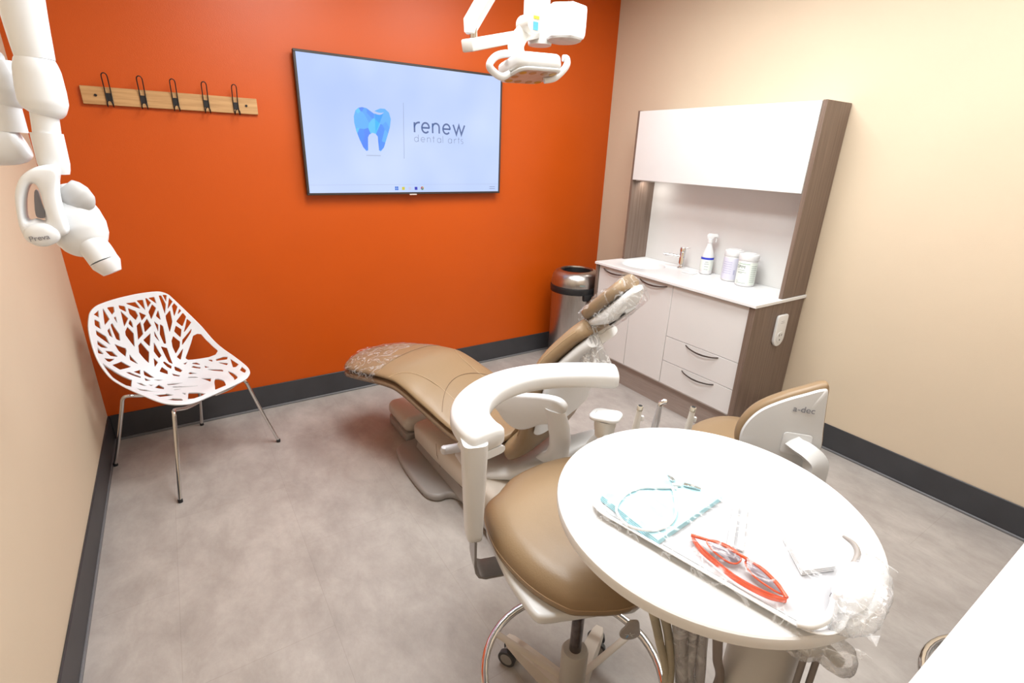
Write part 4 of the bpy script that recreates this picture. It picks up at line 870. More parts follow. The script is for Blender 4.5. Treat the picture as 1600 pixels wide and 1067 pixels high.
# ================================================================ dentist's stool at the right
ds = thing('dentist_stool', 'tan stool with a white-shelled wraparound backrest on a bracket, right of the round table', 'stool', (1.98, 1.05, 0))
bb = Vector((1.80, 0.84, 0)); ux = Vector((.66, -.75, 0)).normalized(); un = Vector((ux.y, -ux.x, 0))*-1   # ux along the back, un towards its seat
if un.dot(Vector((1, 1, 0))) < 0: un = -un
bc_ = bb
def bpt(x, z, d): # slightly curved back: x along, z up, d depth towards the sitter
    k = 0.55*x*x; return bc_+ux*x+un*(d+k)+Vector((0, 0, z))
def on_back(u, v):   # where a ray meets the plane of the backrest -> (x along, z)
    r = ray(u, v); n_ = Vector((un.x, un.y, 0)); t = (bc_-CAM).dot(n_)/r.dot(n_); q = CAM+r*t; return ((q-bc_).dot(ux), q.z)
out = smooth_loop([on_back(*p) for p in ((1152, 700), (1150, 676), (1163, 652), (1187, 632), (1225, 616), (1262, 606), (1288, 600), (1297, 604), (1294, 630), (1289, 668), (1284, 705), (1262, 742), (1225, 752), (1180, 735))], 5)
cxx = sum(p[0] for p in out)/len(out); czz = sum(p[1] for p in out)/len(out)
def bring(k, d): return [bpt(cxx+(x-cxx)*k, czz+(z-czz)*k, d) for x, z in out]
put(MB().loft([bring(.90, -.012), bring(.93, -.022), bring(.90, -.030), bring(.5, -.034), bring(.1, -.035)]), 'back_shell', 'white', ds, 50)
put(MB().loft([bring(.5, -.010), bring(.93, -.012), bring(.985, -.006), bring(1.0, .008), bring(.995, .026), bring(.96, .040), bring(.85, .048), bring(.4, .052), bring(.1, .052)]), 'back_cushion', 'tan', ds, 50)
lx_, lz_ = on_back(1253, 634); km2 = frame(bpt(lx_, lz_, -.0375), ux, Vector((.02, .02, 1)))
text_mesh('a-dec', .034, km2, (q := MB())); put(q, 'back_lettering', 'grayink', ds)
kx_, kz_ = on_back(1240, 686)
br_ = [bpt(kx_, kz_, -.035), bpt(kx_+.01, kz_, -.060), bpt(kx_+.035, kz_-.004, -.088), bpt(kx_+.06, kz_-.03, -.100), bpt(kx_+.065, kz_-.09, -.102), bpt(kx_+.065, .50, -.102), bpt(kx_+.06, .40, -.10)]
put(MB().tube(br_, [.036, .034, .038, .042, .041, .040, .036], 4, smooth=6, sx=1.15, sy=1.0), 'back_bracket', 'white', ds)
put(MB().prism(rrect(-.05, .05, -.045, .045, .015), 0, .005, .002, 2, mtx=frame(bpt(kx_, kz_, -.0375), ux, (0, 0, 1))), 'bracket_plate', 'white', ds)
put(MB().loft([[bpt(.150+dx, z, -.10+dy) for dx, dy in ((-.03, -.01), (.03, -.01), (.03, .01), (-.03, .01))] for z in (.42, .385)]+[[bc_+ux*(.10+dx)+un*(.10+dy)+Vector((0, 0, .375)) for dx, dy in ((-.03, -.01), (.03, -.01), (.03, .01), (-.03, .01))], [Vector((1.98, 1.05, .372))+ux*dx+un*dy for dx, dy in ((-.03, -.01), (.03, -.01), (.03, .01), (-.03, .01))]]), 'back_arm', 'palegray', ds)
sl = smooth_loop([(x+1.93, y+1.03) for x, y in ((-.27, .0), (-.2, .16), (-.05, .22), (.12, .2), (.22, .08), (.2, -.1), (.05, -.2), (-.12, -.18))], 6)
c2x, c2y = 1.94, 1.04
def sc2(k, z): return [(c2x+(x-c2x)*k, c2y+(y-c2y)*k, z) for x, y in sl]
put(MB().loft([sc2(.92, .395), sc2(.99, .405), sc2(1, .425), sc2(.985, .445), sc2(.9, .46), sc2(.6, .468), sc2(.2, .468)]), 'seat', 'tan', ds, 60)
put(MB().lathe([(.10, .38), (.10, .394)], 32, (1.98, 1.05, 0)), 'seat_plate', 'palegray', ds)
put(MB().lathe([(.032, .08), (.032, .26), (.018, .262), (.018, .38)], 28, (1.98, 1.05, 0)), 'column', 'palegray', ds)
for k in range(5):
    a = radians(20+72*k); c, s_ = cos(a), sin(a); sec = []
    for r_, w, z0, z1 in ((.02, .032, .072, .115), (.12, .027, .074, .108), (.25, .020, .078, .095)):
        sec.append([(1.98+r_*c-w*s_, 1.05+r_*s_+w*c, z0), (1.98+r_*c+w*s_, 1.05+r_*s_-w*c, z0), (1.98+r_*c+w*.8*s_, 1.05+r_*s_-w*.8*c, z1), (1.98+r_*c-w*.8*s_, 1.05+r_*s_+w*.8*c, z1)])
    lg = put(MB().loft(sec), 'leg', 'beigeplastic', ds, 30)
    x_, y_ = 1.98+.24*c, 1.05+.24*s_
    put(MB().tube([(x_-.03*c, y_-.03*s_, .0305), (x_+.03*c, y_+.03*s_, .0305)], .030, 24, smooth=1).lathe([(.006, .055), (.006, .08)], 10, (x_, y_, 0)), 'caster', 'caster', lg)

# ================================================================ a third stool tucked below the counter: only its foot ring shows

us_ = Vector((1.72, -.035, 0))
ts = thing('tucked_stool', 'stool tucked under the white counter, only its chrome foot ring showing', 'stool', us_)
put(MB().tube([(us_.x+.250*cos(2*pi*k/48), us_.y+.250*sin(2*pi*k/48), .22) for k in range(48)], .0125, 14, closed=True, smooth=1), 'foot_ring', 'chrome', ts)
put(MB().lathe([(.034, .075), (.034, .28), (.017, .285), (.017, .50)], 28, us_), 'column', 'palegray', ts)
put(MB().lathe([(.13, .50), (.163, .505), (.170, .53), (.162, .555), (.12, .572), (.02, .574)], 44, us_), 'seat', 'tan', ts)
for k in range(3):
    a = radians(30+120*k); put(MB().tube([(us_.x+.030*cos(a), us_.y+.030*sin(a), .20), (us_.x+.242*cos(a), us_.y+.242*sin(a), .22)], .007, 10, smooth=1), 'ring_spoke', 'chrome', ts)
for k in range(5):
    a = radians(60+72*k); c, s_ = cos(a), sin(a); sec = []
    for r_, w, z0, z1 in ((.02, .030, .074, .112), (.12, .026, .075, .106), (.235, .018, .078, .094)):
        sec.append([(us_.x+r_*c-w*s_, us_.y+r_*s_+w*c, z0), (us_.x+r_*c+w*s_, us_.y+r_*s_-w*c, z0), (us_.x+r_*c+w*.8*s_, us_.y+r_*s_-w*.8*c, z1), (us_.x+r_*c-w*.8*s_, us_.y+r_*s_+w*.8*c, z1)])
    lg = put(MB().loft(sec), 'leg', 'beigeplastic', ts, 30)
    x_, y_ = us_.x+.215*c, us_.y+.215*s_
    put(MB().tube([(x_-.026*c, y_-.026*s_, .0305), (x_+.026*c, y_+.026*s_, .0305)], .030, 22, smooth=1).lathe([(.006, .055), (.006, .08)], 10, (x_, y_, 0)), 'caster', 'caster', lg)

# ================================================================ round table on its pedestal
TB = Vector((0.870, 0.512, 0)); PD = Vector((.947, .360, 0))
tb = thing('round_table', 'round white table top on a flared cream pedestal, nearest the photographer', 'table', PD)
RT = .3275
put(MB().lathe([(RT-.030, .868), (RT-.010, .8695), (RT-.001, .876), (RT, .884), (RT, .893), (RT-.0015, .8975), (RT-.005, .900), (RT*.5, .9002)], 96, TB), 'table_top', 'counter', tb, 30)
put(MB().lathe([(.090, .10), (.082, .20), (.074, .35), (.070, .50), (.070, .62), (.076, .70), (.092, .78), (.110, .83), (.118, .866)], 56, PD), 'pedestal', 'white2', tb, 50)
put(MB().prism(circle(PD.x, PD.y, .125, 40), .835, .8675, .01, 3), 'top_mount', 'white2', tb)
put(MB().prism(rrect(PD.x-.17, PD.x+.17, PD.y-.14, PD.y+.14, .06), .055, .10, .012, 3), 'base', 'white2', tb)
for dx in (-.14, .14):
    for dy in (-.11, .11):
        put(MB().tube([(PD.x+dx-.014, PD.y+dy, .0275), (PD.x+dx+.014, PD.y+dy, .0275)], .0275, 20, smooth=1).lathe([(.006, .04), (.006, .057)], 10, (PD.x+dx, PD.y+dy, 0)), 'caster', 'caster', tb)
# arm reaching back to the instrument holder
hc = Vector((1.085, .905, 0))
put(MB().tube([(PD.x+.02, PD.y+.05, .80), (1.00, .60, .795), (1.05, .80, .79), (1.075, .885, .785)], [.03, .024, .022, .022], 16, smooth=5, sx=1.3, sy=.7, up=(0, 0, 1)), 'holder_arm', 'white2', tb)
put(MB().tube([(1.00, .905, .785), (1.10, .90, .785), (1.185, .83, .785)], [.022, .022, .022], 16, smooth=5), 'holder_bar', 'white2', tb)
put(MB().tube([(1.00, .905, .775), (1.03, .96, .745), (1.072, 1.03, .738)], .013, 12, smooth=5), 'holder_bar', 'white2', tb)
# touch pad on its cup
tpx = Vector((1.083, 1.048, 0)); rot = Matrix.Translation((tpx.x, tpx.y, .80)) @ Matrix.Rotation(radians(28), 4, 'Z') @ Matrix.Rotation(radians(-6), 4, 'X')
put(MB().prism(rrect(-.040, .040, -.052, .052, .028, 8), -.008, .008, .007, 4, mtx=rot), 'touch_pad', 'white', tb)
put(MB().lathe([(.030, -.07), (.036, -.03), (.036, -.008)], 28, (tpx.x-.003, tpx.y-.003, .80)), 'touch_pad_stem', 'white2', tb)
put(MB().box(-.010, .010, .032, .035, .0078, .0086, mtx=rot), 'touch_pad_mark', 'palegray', tb)
# legs / hoses below the table
def hose(pts, r, mname, name='hose', ribbed=False, n=12):
    m = MB()
    if ribbed:
        P = MB().tube(pts, r, 3, smooth=10).v; ctr = [Vector([sum(P[i*3+k][c] for k in range(3))/3 for c in range(3)]) for i in range(len(P)//3)]
        fine = []
        for i in range(len(ctr)-1):
            for k in range(6): fine.append(ctr[i].lerp(ctr[i+1], k/6))
        m.tube(fine, [r*(1.0 if k % 2 else .86) for k in range(len(fine))], n, smooth=1)
    else: m.tube(pts, r, n, smooth=8)
    return put(m, name, mname, tb)
hose([atz(1018, 945, .80), atz(1030, 1000, .62), atz(1040, 1067, .45), (.80, .52, .22), (.83, .46, .11)], .0095, 'hose', ribbed=True)
hose([atz(1035, 950, .80), atz(1045, 1000, .62), atz(1046, 1067, .46), (.79, .47, .25), (.86, .43, .11)], .0095, 'hose', ribbed=True)
for a, b_, c in ((1062, 1066, .78), (1086, 1075, .76), (1100, 1092, .76)):
    hose([atz(a, 960, c), atz((a+b_)/2, 1010, .60), atz(b_, 1067, .45), (.86, .42, .2), (.88, .40, .11)], .0125 if a > 1080 else .016, 'tube', 'clear_tube')
hose([atz(1122, 985, .78), atz(1121, 1030, .6), atz(1122, 1067, .47), atz(1122, 1067, .47)+Vector((-.02, .02, -.18)), atz(1122, 1067, .47)+Vector((-.02, .04, -.37))], .010, mat('brown_grey_hose', (.26, .215, .19), .45, noise_amt=.03))
for u in (1262, 1283):
    p = atz(u, 1010, .70); hose([p+Vector((0, 0, .09)), p, p+Vector((0, 0, -.2)), Vector((p.x-.02, p.y+.0, .3)), Vector((PD.x+.06, PD.y-.05, .10))], .0065, mat('grey_cable', (.27, .24, .225), .5, noise_amt=.03), 'cable')
# tray handle lever wrapped in plastic
pa = atz(1255, 1003, .83); pb = atz(1300, 1020, .80); 
put(MB().tube([PD+Vector((.05, -.05, .85)), pa, atz(1285, 1010, .815), atz(1312, 1035, .79)], [.012, .011, .011, .010], 12, smooth=5), 'handle_lever', 'white2', tb)

# ---------------------------------------------------------------- tray and what lies on it
TC = Vector((.806, .443, .9005)); ta = atan2(-.440, .105)    # long axis direction
ux_ = Vector((cos(ta), sin(ta), 0)); uy_ = Vector((-sin(ta), cos(ta), 0))
LX_, LY_ = .232, .128
tr = thing('instrument_tray', 'shallow white instrument tray with rounded corners on the round table', 'tray', TC, ta)
def tring(ex, z, r): return [(x, y, z) for x, y in rrect(-LX_-ex, LX_+ex, -LY_-ex, LY_+ex, r, 8)]
trm = mat('pale_grey_tray_plastic', (.50, .50, .515), .3, noise_amt=.01)
MB().loft([tring(-.020, .0005, .035), tring(-.012, .003, .042), tring(-.003, .012, .050), tring(.004, .0155, .056), tring(.006, .0145, .058), tring(.006, .0130, .058), tring(-.001, .0105, .052), tring(-.010, .0005, .044), tring(-.018, 0, .037)], cap=False).build('tray_rim', 'counter', tr, 50)
MB().prism(rrect(-LX_+.019, LX_-.019, -LY_+.019, LY_-.019, .036, 8), .0002, .0024).build('tray_floor', trm, tr)
ZT = .9032
# paper napkin, folded
nx = [tuple(atz(u, v, .915))[:2] for u, v in ((937, 774), (1040, 727), (1131, 774), (1027, 846))]
nk = thing('paper_bib', 'folded pale blue paper bib lying on the left end of the tray', 'paper bib', (*nx[3], ZT))
def quad(pts, z0, z1, b=.0008): return MB().prism([(x-nx[3][0], y-nx[3][1]) for x, y in pts], z0, z1, b, 1)
cc_ = (sum(p[0] for p in nx)/4, sum(p[1] for p in nx)/4)
for k in range(4): 
    sh_ = 1-.006*k; quad([(cc_[0]+(x-cc_[0])*sh_+.0008*k, cc_[1]+(y-cc_[1])*sh_) for x, y in nx], .0002+k*.0028, .0026+k*.0028).build('paper_layer', 'napkin', nk)
zn = ZT+.0118
# bib chain cord loop with clips
def onn(u, v, z=None): return atz(u, v, z if z else zn+.003)
bcn = thing('bib_cord', 'white bib holder cord looped on the blue paper, with two metal clips', 'bib cord', tuple(onn(1000, 790, zn)))
loop_px = [(1058, 762), (1030, 762), (1005, 762), (985, 768), (970, 780), (963, 795), (968, 808), (980, 820), (1000, 827), (1025, 828), (1045, 820), (1055, 806), (1056, 788), (1053, 770), (1050, 762)]
m = MB().tube([onn(u, v) for u, v in loop_px], .0028, 10, smooth=6); put(m, 'cord', 'counter', bcn)
put(MB().tube([onn(1050, 757), onn(1064, 758)], .0042, 10, smooth=1), 'cord_sleeve', 'counter', bcn)
def clip(u0, v0, u1, v1, nm='clip'):
    a, b_ = onn(u0, v0), onn(u1, v1); d_ = (b_-a); L = d_.length; fr_ = frame(a, d_, Vector((-d_.y, d_.x, 0)))
    o = put(MB().box(0, L*.45, -.0045, .0045, -.001, .0035, .001, 1, mtx=fr_), nm, 'chrome', bcn)
    put(MB().loft([[fr_ @ Vector(p) for p in ((L*.4, -.0045, .0005), (L*.4, .0045, .0005), (L*.4, .0045, .0045), (L*.4, -.0045, .0045))], [fr_ @ Vector(p) for p in ((L, -.0028, 0), (L, .0028, 0), (L, .0028, .0012), (L, -.0028, .0012))]]), 'clip_jaw', 'steel', o)
clip(1068, 757, 1095, 764); clip(1053, 752, 1044, 743)
# tinted glasses, folded, lenses up
def og(u, v, z): return atz(u, v, z)
gl_ = thing('safety_glasses', 'folded red-orange framed safety glasses with smoke lenses on the tray', 'glasses', tuple(og(1150, 885, ZT)))
fr1 = [(1080, 836), (1100, 842), (1125, 850), (1148, 862), (1165, 872), (1185, 885), (1205, 903), (1220, 920), (1229, 934)]
zb_ = ZT+.012
put(MB().tube([og(u, v, ZT+.022-.008*abs(i-4)/4) for i, (u, v) in enumerate(fr1)], [.0035, .0028, .0024, .0028, .0030, .0024, .0024, .0030, .0040], 10, smooth=5), 'brow_frame', 'redline', gl_)
lo1 = [(1104, 845), (1112, 858), (1124, 869), (1140, 879), (1152, 880), (1158, 873), (1152, 862), (1136, 852), (1118, 845)]
lo2 = [(1166, 876), (1168, 888), (1180, 902), (1198, 915), (1214, 925), (1224, 928), (1219, 915), (1205, 900), (1188, 885)]
for lp in (lo1, lo2):
    P_ = [og(u, v, ZT+.013+.004*math.sin(i*2*pi/len(lp)+2.2)) for i, (u, v) in enumerate(lp)]
    put(MB().tube(P_, .0017, 8, closed=True, smooth=4), 'lens_rim', 'redline', gl_)
    Q_ = smooth_loop([tuple(p) for p in P_], 4); c_ = Vector((sum(q[0] for q in Q_)/len(Q_), sum(q[1] for q in Q_)/len(Q_), sum(q[2] for q in Q_)/len(Q_)+.004))
    put(MB().loft([[Vector(q) for q in Q_], [Vector(q).lerp(c_, .5)+Vector((0, 0, .0015)) for q in Q_], [Vector(q).lerp(c_, .97) for q in Q_]], cap=False), 'lens', 'lens', gl_)
for k, (off, zz) in enumerate(((0, .0045), (5, .010))):
    pts = [(1082, 840+off*.3), (1095, 856+off), (1118, 876+off), (1145, 898+off), (1175, 916+off), (1205, 930+off*.8), (1228, 938)]
    put(MB().tube([og(u, v, ZT+zz) for u, v in pts], [.0035, .0032, .0028, .0028, .003, .0035, .004], 10, smooth=5, sx=.7, sy=1.3, up=(0, 0, 1)), 'temple', 'redline', gl_)
# gauze pad stack
gx = [tuple(atz(u, v, .916))[:2] for u, v in ((1224, 834), (1281, 839), (1306, 884), (1254, 891))]
gz = thing('gauze_stack', 'small stack of folded white gauze squares at the middle right of the tray', 'gauze', (*gx[0], ZT))
for k in range(3): MB().prism([(x-gx[0][0]+.0006*k, y-gx[0][1]) for x, y in gx], .0003+k*.0042, .0040+k*.0042, .0016, 2).build('gauze_square', 'gauze', gz)
# two flat white sticks side by side
for k, (ua, ub_) in enumerate((((1153, 775), (1141, 852)), ((1166, 776), (1156, 858)))):
    a, b_ = og(*ua, ZT+.006), og(*ub_, ZT+.006); d_ = b_-a; fr_ = frame(a, d_, Vector((-d_.y, d_.x, 0)))
    if fr_.to_3x3().col[2].z < 0: fr_ = frame(a, d_, Vector((d_.y, -d_.x, 0)))
    sy_ = MB().box(0, d_.length, -.0062, .0062, -.005, .0, .0018, 2)
    o = sy_.build('mixing_stick', 'counter'); o.matrix_world = fr_
    tag(o, ('flat white plastic strip across the tray, the one nearer the blue paper bib', 'flat white plastic strip across the tray, the one nearer the gauze stack')[k], 'plastic strip', 'white plastic strips across the tray')
# evacuator/light handle block at the tray's right end with its curved tube
bk = thing('suction_block', 'white rounded block with a curved white tube at the right end of the tray', 'suction device', tuple(atz(1335, 915, ZT)))
bp_ = [tuple(atz(u, v, .935))[:2] for u, v in ((1312, 888), (1343, 885), (1362, 900), (1368, 925), (1340, 945), (1302, 930))]
o = put(MB().prism(smooth_loop(bp_, 4), ZT+.004, .948, .009, 4), 'block', 'gauze', bk)
put(MB().tube([atz(1306, 930, .925), atz(1302, 950, .922), atz(1290, 968, .922), atz(1268, 978, .922), atz(1245, 975, .920)], [.0075, .0075, .007, .006, .005], 14, smooth=6), 'tube', 'counter', bk)
put(MB().tube([atz(1309, 924, .925), atz(1305, 934, .924)], .0082, 14, smooth=1), 'tube_collar', mat('grey_collar', (.25, .25, .30), .4, noise_amt=.05), bk)
put(MB().tube([atz(1318, 838, .935), atz(1334, 850, .94), atz(1340, 866, .94), atz(1332, 884, .935)], [.003, .005, .0055, .005], 12, smooth=5), 'strap', mat('taupe_strap', (.33, .30, .28), .35, noise_amt=.05), bk)
# clear bag round the tray
bg = thing('tray_bag', 'clear crinkled plastic bag round the whole tray, bunched at the right end', 'plastic bag', TC, ta)
NX_, NY_ = 110, 64
def bag_top(i, j):
    x = -LX_-.014+(2*LX_+.062)*i/NX_; ty = 2*j/NY_-1
    w = LY_+.014
    if x < -LX_+.045: w *= sqrt(max(0.02, 1-((-LX_+.045-x)/.062)**2))*.22+.78
    if x > LX_-.02: w *= 1-.18*min(1, (x-LX_+.02)/.07)**1.5
    y = w*ty; e = (1-abs(ty)**3)
    ex = min(1, (x+LX_+.014)/.03)
    z = .003+(.016+.010*noise.noise(Vector((x*11, y*11, 1.5)))+.0045*noise.noise(Vector((x*42, y*30, 4)))+.002*noise.noise(Vector((x*90, y*80, 9))))*min(1, e*3)*ex
    if x > LX_-.08: z += .012*min(1, (x-LX_+.08)/.06)*e
    z = max(z, .0195*min(1, ex*1.5) if abs(ty) < .97 else .004)+.005*min(1, e*2)*ex
    return (x, y, z)
vs = [bag_top(i, j) for i in range(NX_+1) for j in range(NY_+1)]
fs = [(i*(NY_+1)+j, (i+1)*(NY_+1)+j, (i+1)*(NY_+1)+j+1, i*(NY_+1)+j+1) for i in range(NX_) for j in range(NY_)]
MB().add(vs, fs).build('film_sheet', 'filmtray', bg, 80)
# bunched end beyond the tray
bo = [atz(u, v, .915) for u, v in ((1296, 975), (1318, 992), (1345, 994), (1368, 985), (1385, 962), (1396, 930), (1388, 908), (1368, 884), (1340, 872), (1322, 900), (1304, 940))]
bo = [Vector(p) for p in smooth_loop([tuple(p) for p in bo], 6)]; bcn_ = sum(bo, Vector((0, 0, 0)))/len(bo)
rings = []
for k_, z_ in ((.55, .9025), (.9, .9035), (1.0, .910), (1.0, .922), (.93, .936), (.8, .947), (.6, .952), (.38, .955), (.15, .955)):
    ring = []
    for i, p in enumerate(bo):
        q = bcn_+(p-bcn_)*k_; n_ = noise.noise(Vector((q.x*40, q.y*40, z_*30))); n2_ = noise.noise(Vector((q.x*110, q.y*110, z_*60)))
        ring.append(Vector((q.x, q.y, z_+(.007*n_+.004*n2_ if z_ > .91 else 0)))+(p-bcn_).normalized()*(.006*n_+.003*n2_))
    rings.append(ring)
put(MB().loft(rings, cap=False), 'film_bunch', 'filmmilky', bg, 80)
# bag over the lever below the table
def clamp01(x): return max(0, min(1, x))
rings = []
A_ = atz(1235, 990, .84); B_ = atz(1322, 1030, .78)
ax_ = (B_-A_).normalized(); s1v = Vector((-ax_.y, ax_.x, 0)).normalized(); s2v = ax_.cross(s1v)
for i in range(16):
    t = i/15; c_ = A_.lerp(B_, t); r_ = .030+.006*sin(t*9); ring = []
    if i == 15: r_ = .014
    for k in range(32):
        q = 2*pi*k/32; n_ = 1+.22*noise.noise(Vector((cos(q)*2, sin(q)*2, t*4))); ring.append(c_+s1v*(r_*cos(q)*n_)+s2v*(r_*.8*sin(q)*n_))
    rings.append(ring)
lb = thing('lever_cover', 'milky plastic sleeve over the lever hanging below the right edge of the round table', 'plastic cover', tuple(A_))
put(MB().loft(rings, cap=False), 'film_sleeve', 'filmmilky', lb, 80)

# ---------------------------------------------------------------- three instruments standing in the holder
def wand(px_top, z_top, label, kind):
    p = atz(*px_top, z_top); t = thing('handpiece', label, 'dental instrument', (p.x, p.y, z_top-.125), 0, 'instruments standing behind the round table')
    MB().lathe([(.0105, 0), (.0115, .02), (.0105, .06), (.0085, .095), (.0080, .112)], 22).build('barrel', 'white2' if kind else mat('satin_instrument_metal', (.55, .55, .58), .3, .6, noise_amt=.03), t)
    if kind:
        MB().lathe([(.0088, .112), (.0090, .124), (.0075, .126), (.0062, .1262)], 22).build('collar', mat('pale_metal_collar', (.62, .60, .52), .25, .7, noise_amt=.03), t)
        MB().lathe([(.0064, .1250), (.0062, .1268)], 18).build('bore', 'slot', t)
        MB().box(.008, .017, -.005, .005, .078, .094, .002, 2).build('trigger', 'white', t)
    else:
        MB().tube([(0, 0, .110), (.002, 0, .120), (.010, 0, .126), (.016, 0, .126)], [.008, .0085, .0085, .0075], 16, smooth=4).build('head', 'chrome', t)
        MB().tube([(.0165, 0, .126), (.0185, 0, .126)], .004, 12, smooth=1).build('bur_socket', 'slot', t)
    t.rotation_euler = (0, radians(4), radians(-35)); return t
wand((996, 634), .915, 'cream suction wand standing behind the round table, first from the touch pad', 1)
wand((1028, 627), .920, 'silvery handpiece with an angled head standing between two cream suction wands', 0)
wand((1079, 636), .915, 'cream suction wand standing nearest the dentist stool', 1)

# ================================================================ operating light on its ceiling arm
YL = 1.5
def lp(u, v, y=YL): return aty(u, v, y)
ol_ = thing('operating_light', 'white dental operating light with two looped handles hanging on its arm', 'dental light', (1.03, YL, 1.87))
hcx = lp(826, 104)
# head: lens plate facing down and towards the chair
Wv = RC.transposed() @ Vector((.122, .033, -.077)); Dv = RC.transposed() @ Vector((.041, -.021, .115))
hm = frame(lp(828, 110), Wv, Dv)
if hm.to_3x3().col[2].dot(CAM-lp(828, 110)) < 0: hm = frame(lp(828, 110), Wv, -Dv)
# local z = beam direction, local x = left-right, local y = depth
hp = rrect(-.086, .086, -.074, .074, .032, 8)
put(MB().prism(hp, -.032, .012, .014, 4, mtx=hm), 'housing', 'white', ol_)
put(MB().prism([(x*.97, y*.97) for x, y in hp], .010, .020, .006, 3, mtx=hm), 'lens_rim', 'white', ol_)
fp = put(MB().prism([(x*.86, y*.84) for x, y in hp], .018, .0215, .001, 1, mtx=hm), 'lens_plate', 'lensface', ol_)
for k, (x, y) in enumerate(((-.058, .040), (-.022, .042), (.022, .042), (.058, .040), (-.062, .0), (.062, .0), (-.058, -.040), (-.022, -.042), (.022, -.042), (.058, -.040))):
    put(MB().prism(circle(x, y, .0125, 20), .0214, .0228, .0006, 1, mtx=hm), 'led_lens', 'lensyellow' if k in (0, 3, 6, 9) else mat('brown_lens_dot', (.36, .20, .10), .2, noise_amt=.1), fp)
# two looped handles
LH = [(800, 112), (784, 120), (769, 110), (765, 100), (775, 88), (790, 84), (803, 85)]
RH = [(850, 126), (866, 122), (880, 110), (886, 100), (885, 92), (879, 91)]
for nm, H, ys_ in (('handle', LH, (1.50, 1.49, 1.49, 1.49, 1.50, 1.51, 1.52)), ('handle', RH, (1.49, 1.48, 1.475, 1.475, 1.48, 1.485))):
    put(MB().tube([lp(u, v, y) for (u, v), y in zip(H, ys_)], [.009]+[.011]*(len(H)-2)+[.0095], 14, smooth=5), nm, 'white', ol_)
# yoke, knuckle, drop tube
put(MB().tube([lp(808, 84), lp(806, 72, 1.53), lp(812, 58, 1.53), lp(824, 44, 1.52)], [.026, .026, .026, .024], 20, smooth=5, sx=1.0, sy=.5), 'yoke', 'white2', ol_)
kn = lp(828, 38, 1.515); put(MB().tube([kn+Vector((0, -.030, 0)), kn+Vector((0, .035, 0))], .030, 28, smooth=1), 'knuckle', 'white2', ol_)
put(MB().box(-.010, .010, -.0012, 0, -.004, .004, mtx=Matrix.Translation(kn+Vector((.003, -.0302, .014)))), 'sticker', 'yellow', ol_)
put(MB().box(-.009, .009, -.0012, 0, -.012, .010, mtx=Matrix.Translation(kn+Vector((.001, -.0302, -.008)))), 'sticker', 'cyan', ol_)
put(MB().lathe([(.021, .015), (.021, .07), (.016, .075), (.015, .30)], 24, tuple(kn)), 'drop_tube', 'white', ol_)
put(MB().tube([kn+Vector((0, 0, .30)), kn+Vector((.02, .15, .42)), kn+Vector((.02, .30, .40))], .022, 16, smooth=6), 'drop_tube', 'white', ol_)
# ceiling column: hexagonal box, long arm, pivot and rising arm
YB_ = 2.0
cm = thing('light_arm', 'white jointed ceiling arm with a hexagonal box, behind the operating light', 'ceiling arm', (1.56, YB_, 2.12))
hexa = [(.093*cos(radians(60*k+12)), .093*sin(radians(60*k+12))) for k in range(6)]
bx = lp(889, 45, YB_); bx.z = 2.145
cen = Vector((bx.x, YB_+.03, 0))
rings = []
for z, k in ((2.085, .82), (2.092, .93), (2.105, .985), (2.135, 1.0), (2.200, 1.0), (2.212, .97), (2.216, .90)):
    rings.append([(cen.x+x*k, cen.y+y*k, z-.012) for x, y in smooth_loop(hexa, 1)])
b0 = MB().loft(rings); put(b0, 'housing', 'white', cm, 30)
rings = [[(cen.x+.0*0+x*1.0, cen.y+y, z) for x, y in circle(0, 0, r_, 40)] for r_, z in ((.045, 2.066), (.065, 2.068), (.076, 2.073))]
put(MB().loft(rings), 'bottom_cap', mat('faint_cap', (.62, .58, .55), .4, noise_amt=.1, noise_scale=40), cm)
put(MB().lathe([(.038, 2.10), (.038, 2.26), (.036, 2.27), (.036, CEIL-.001)], 28, (cen.x-.045, cen.y+.12, 0)), 'ceiling_post', 'white', cm)
put(MB().lathe([(.052, 2.06), (.055, 2.075), (.055, 2.135), (.040, 2.145)], 28, (cen.x-.06, cen.y+.10, 0)), 'collar', 'white', cm)
e0 = lp(732, 71, YB_-.05); e1 = Vector((cen.x-.06, cen.y+.10, 2.112))
d_ = (e1-e0); d_.z = 0; L_ = d_.length; af = frame(Vector((e0.x, e0.y, e0.z)), Vector((d_.x, d_.y, e1.z-e0.z)), Vector((-d_.y, d_.x, 0)))
put(MB().box(-.01, L_, -.028, .028, -.022, .022, .006, 2, mtx=af), 'long_arm', 'white2', cm)
pv = af @ Vector((.035, 0, .02)); put(MB().lathe([(.015, 0), (.015, .065)], 18, tuple(pv)), 'pivot_pin', 'chrome', cm)
r0 = pv+Vector((-.012, 0, .045)); r1 = lp(782, -42, YB_-.05)
put(MB().tube([r0+Vector((-.002, 0, -.03)), r0, r0.lerp(r1, .5), r1], [.026, .034, .034, .034], 4, smooth=1, sx=1.0, sy=1.0, up=(0, 1, 0)), 'rising_arm', 'white2', cm, 30)

# ================================================================ x-ray unit on the left
YX = 1.70
def xp(u, v, y=YX): return aty(u, v, y)
xr = thing('xray_unit', 'white wall-mounted dental x-ray head with cone, handle and jointed arms', 'x-ray unit', (-.49, YX, 1.9))
def ball(c, r, n=20): return [(max(1e-4, r*cos(a)), r*sin(a)) for a in [-pi/2+pi*k/10 for k in range(11)]]
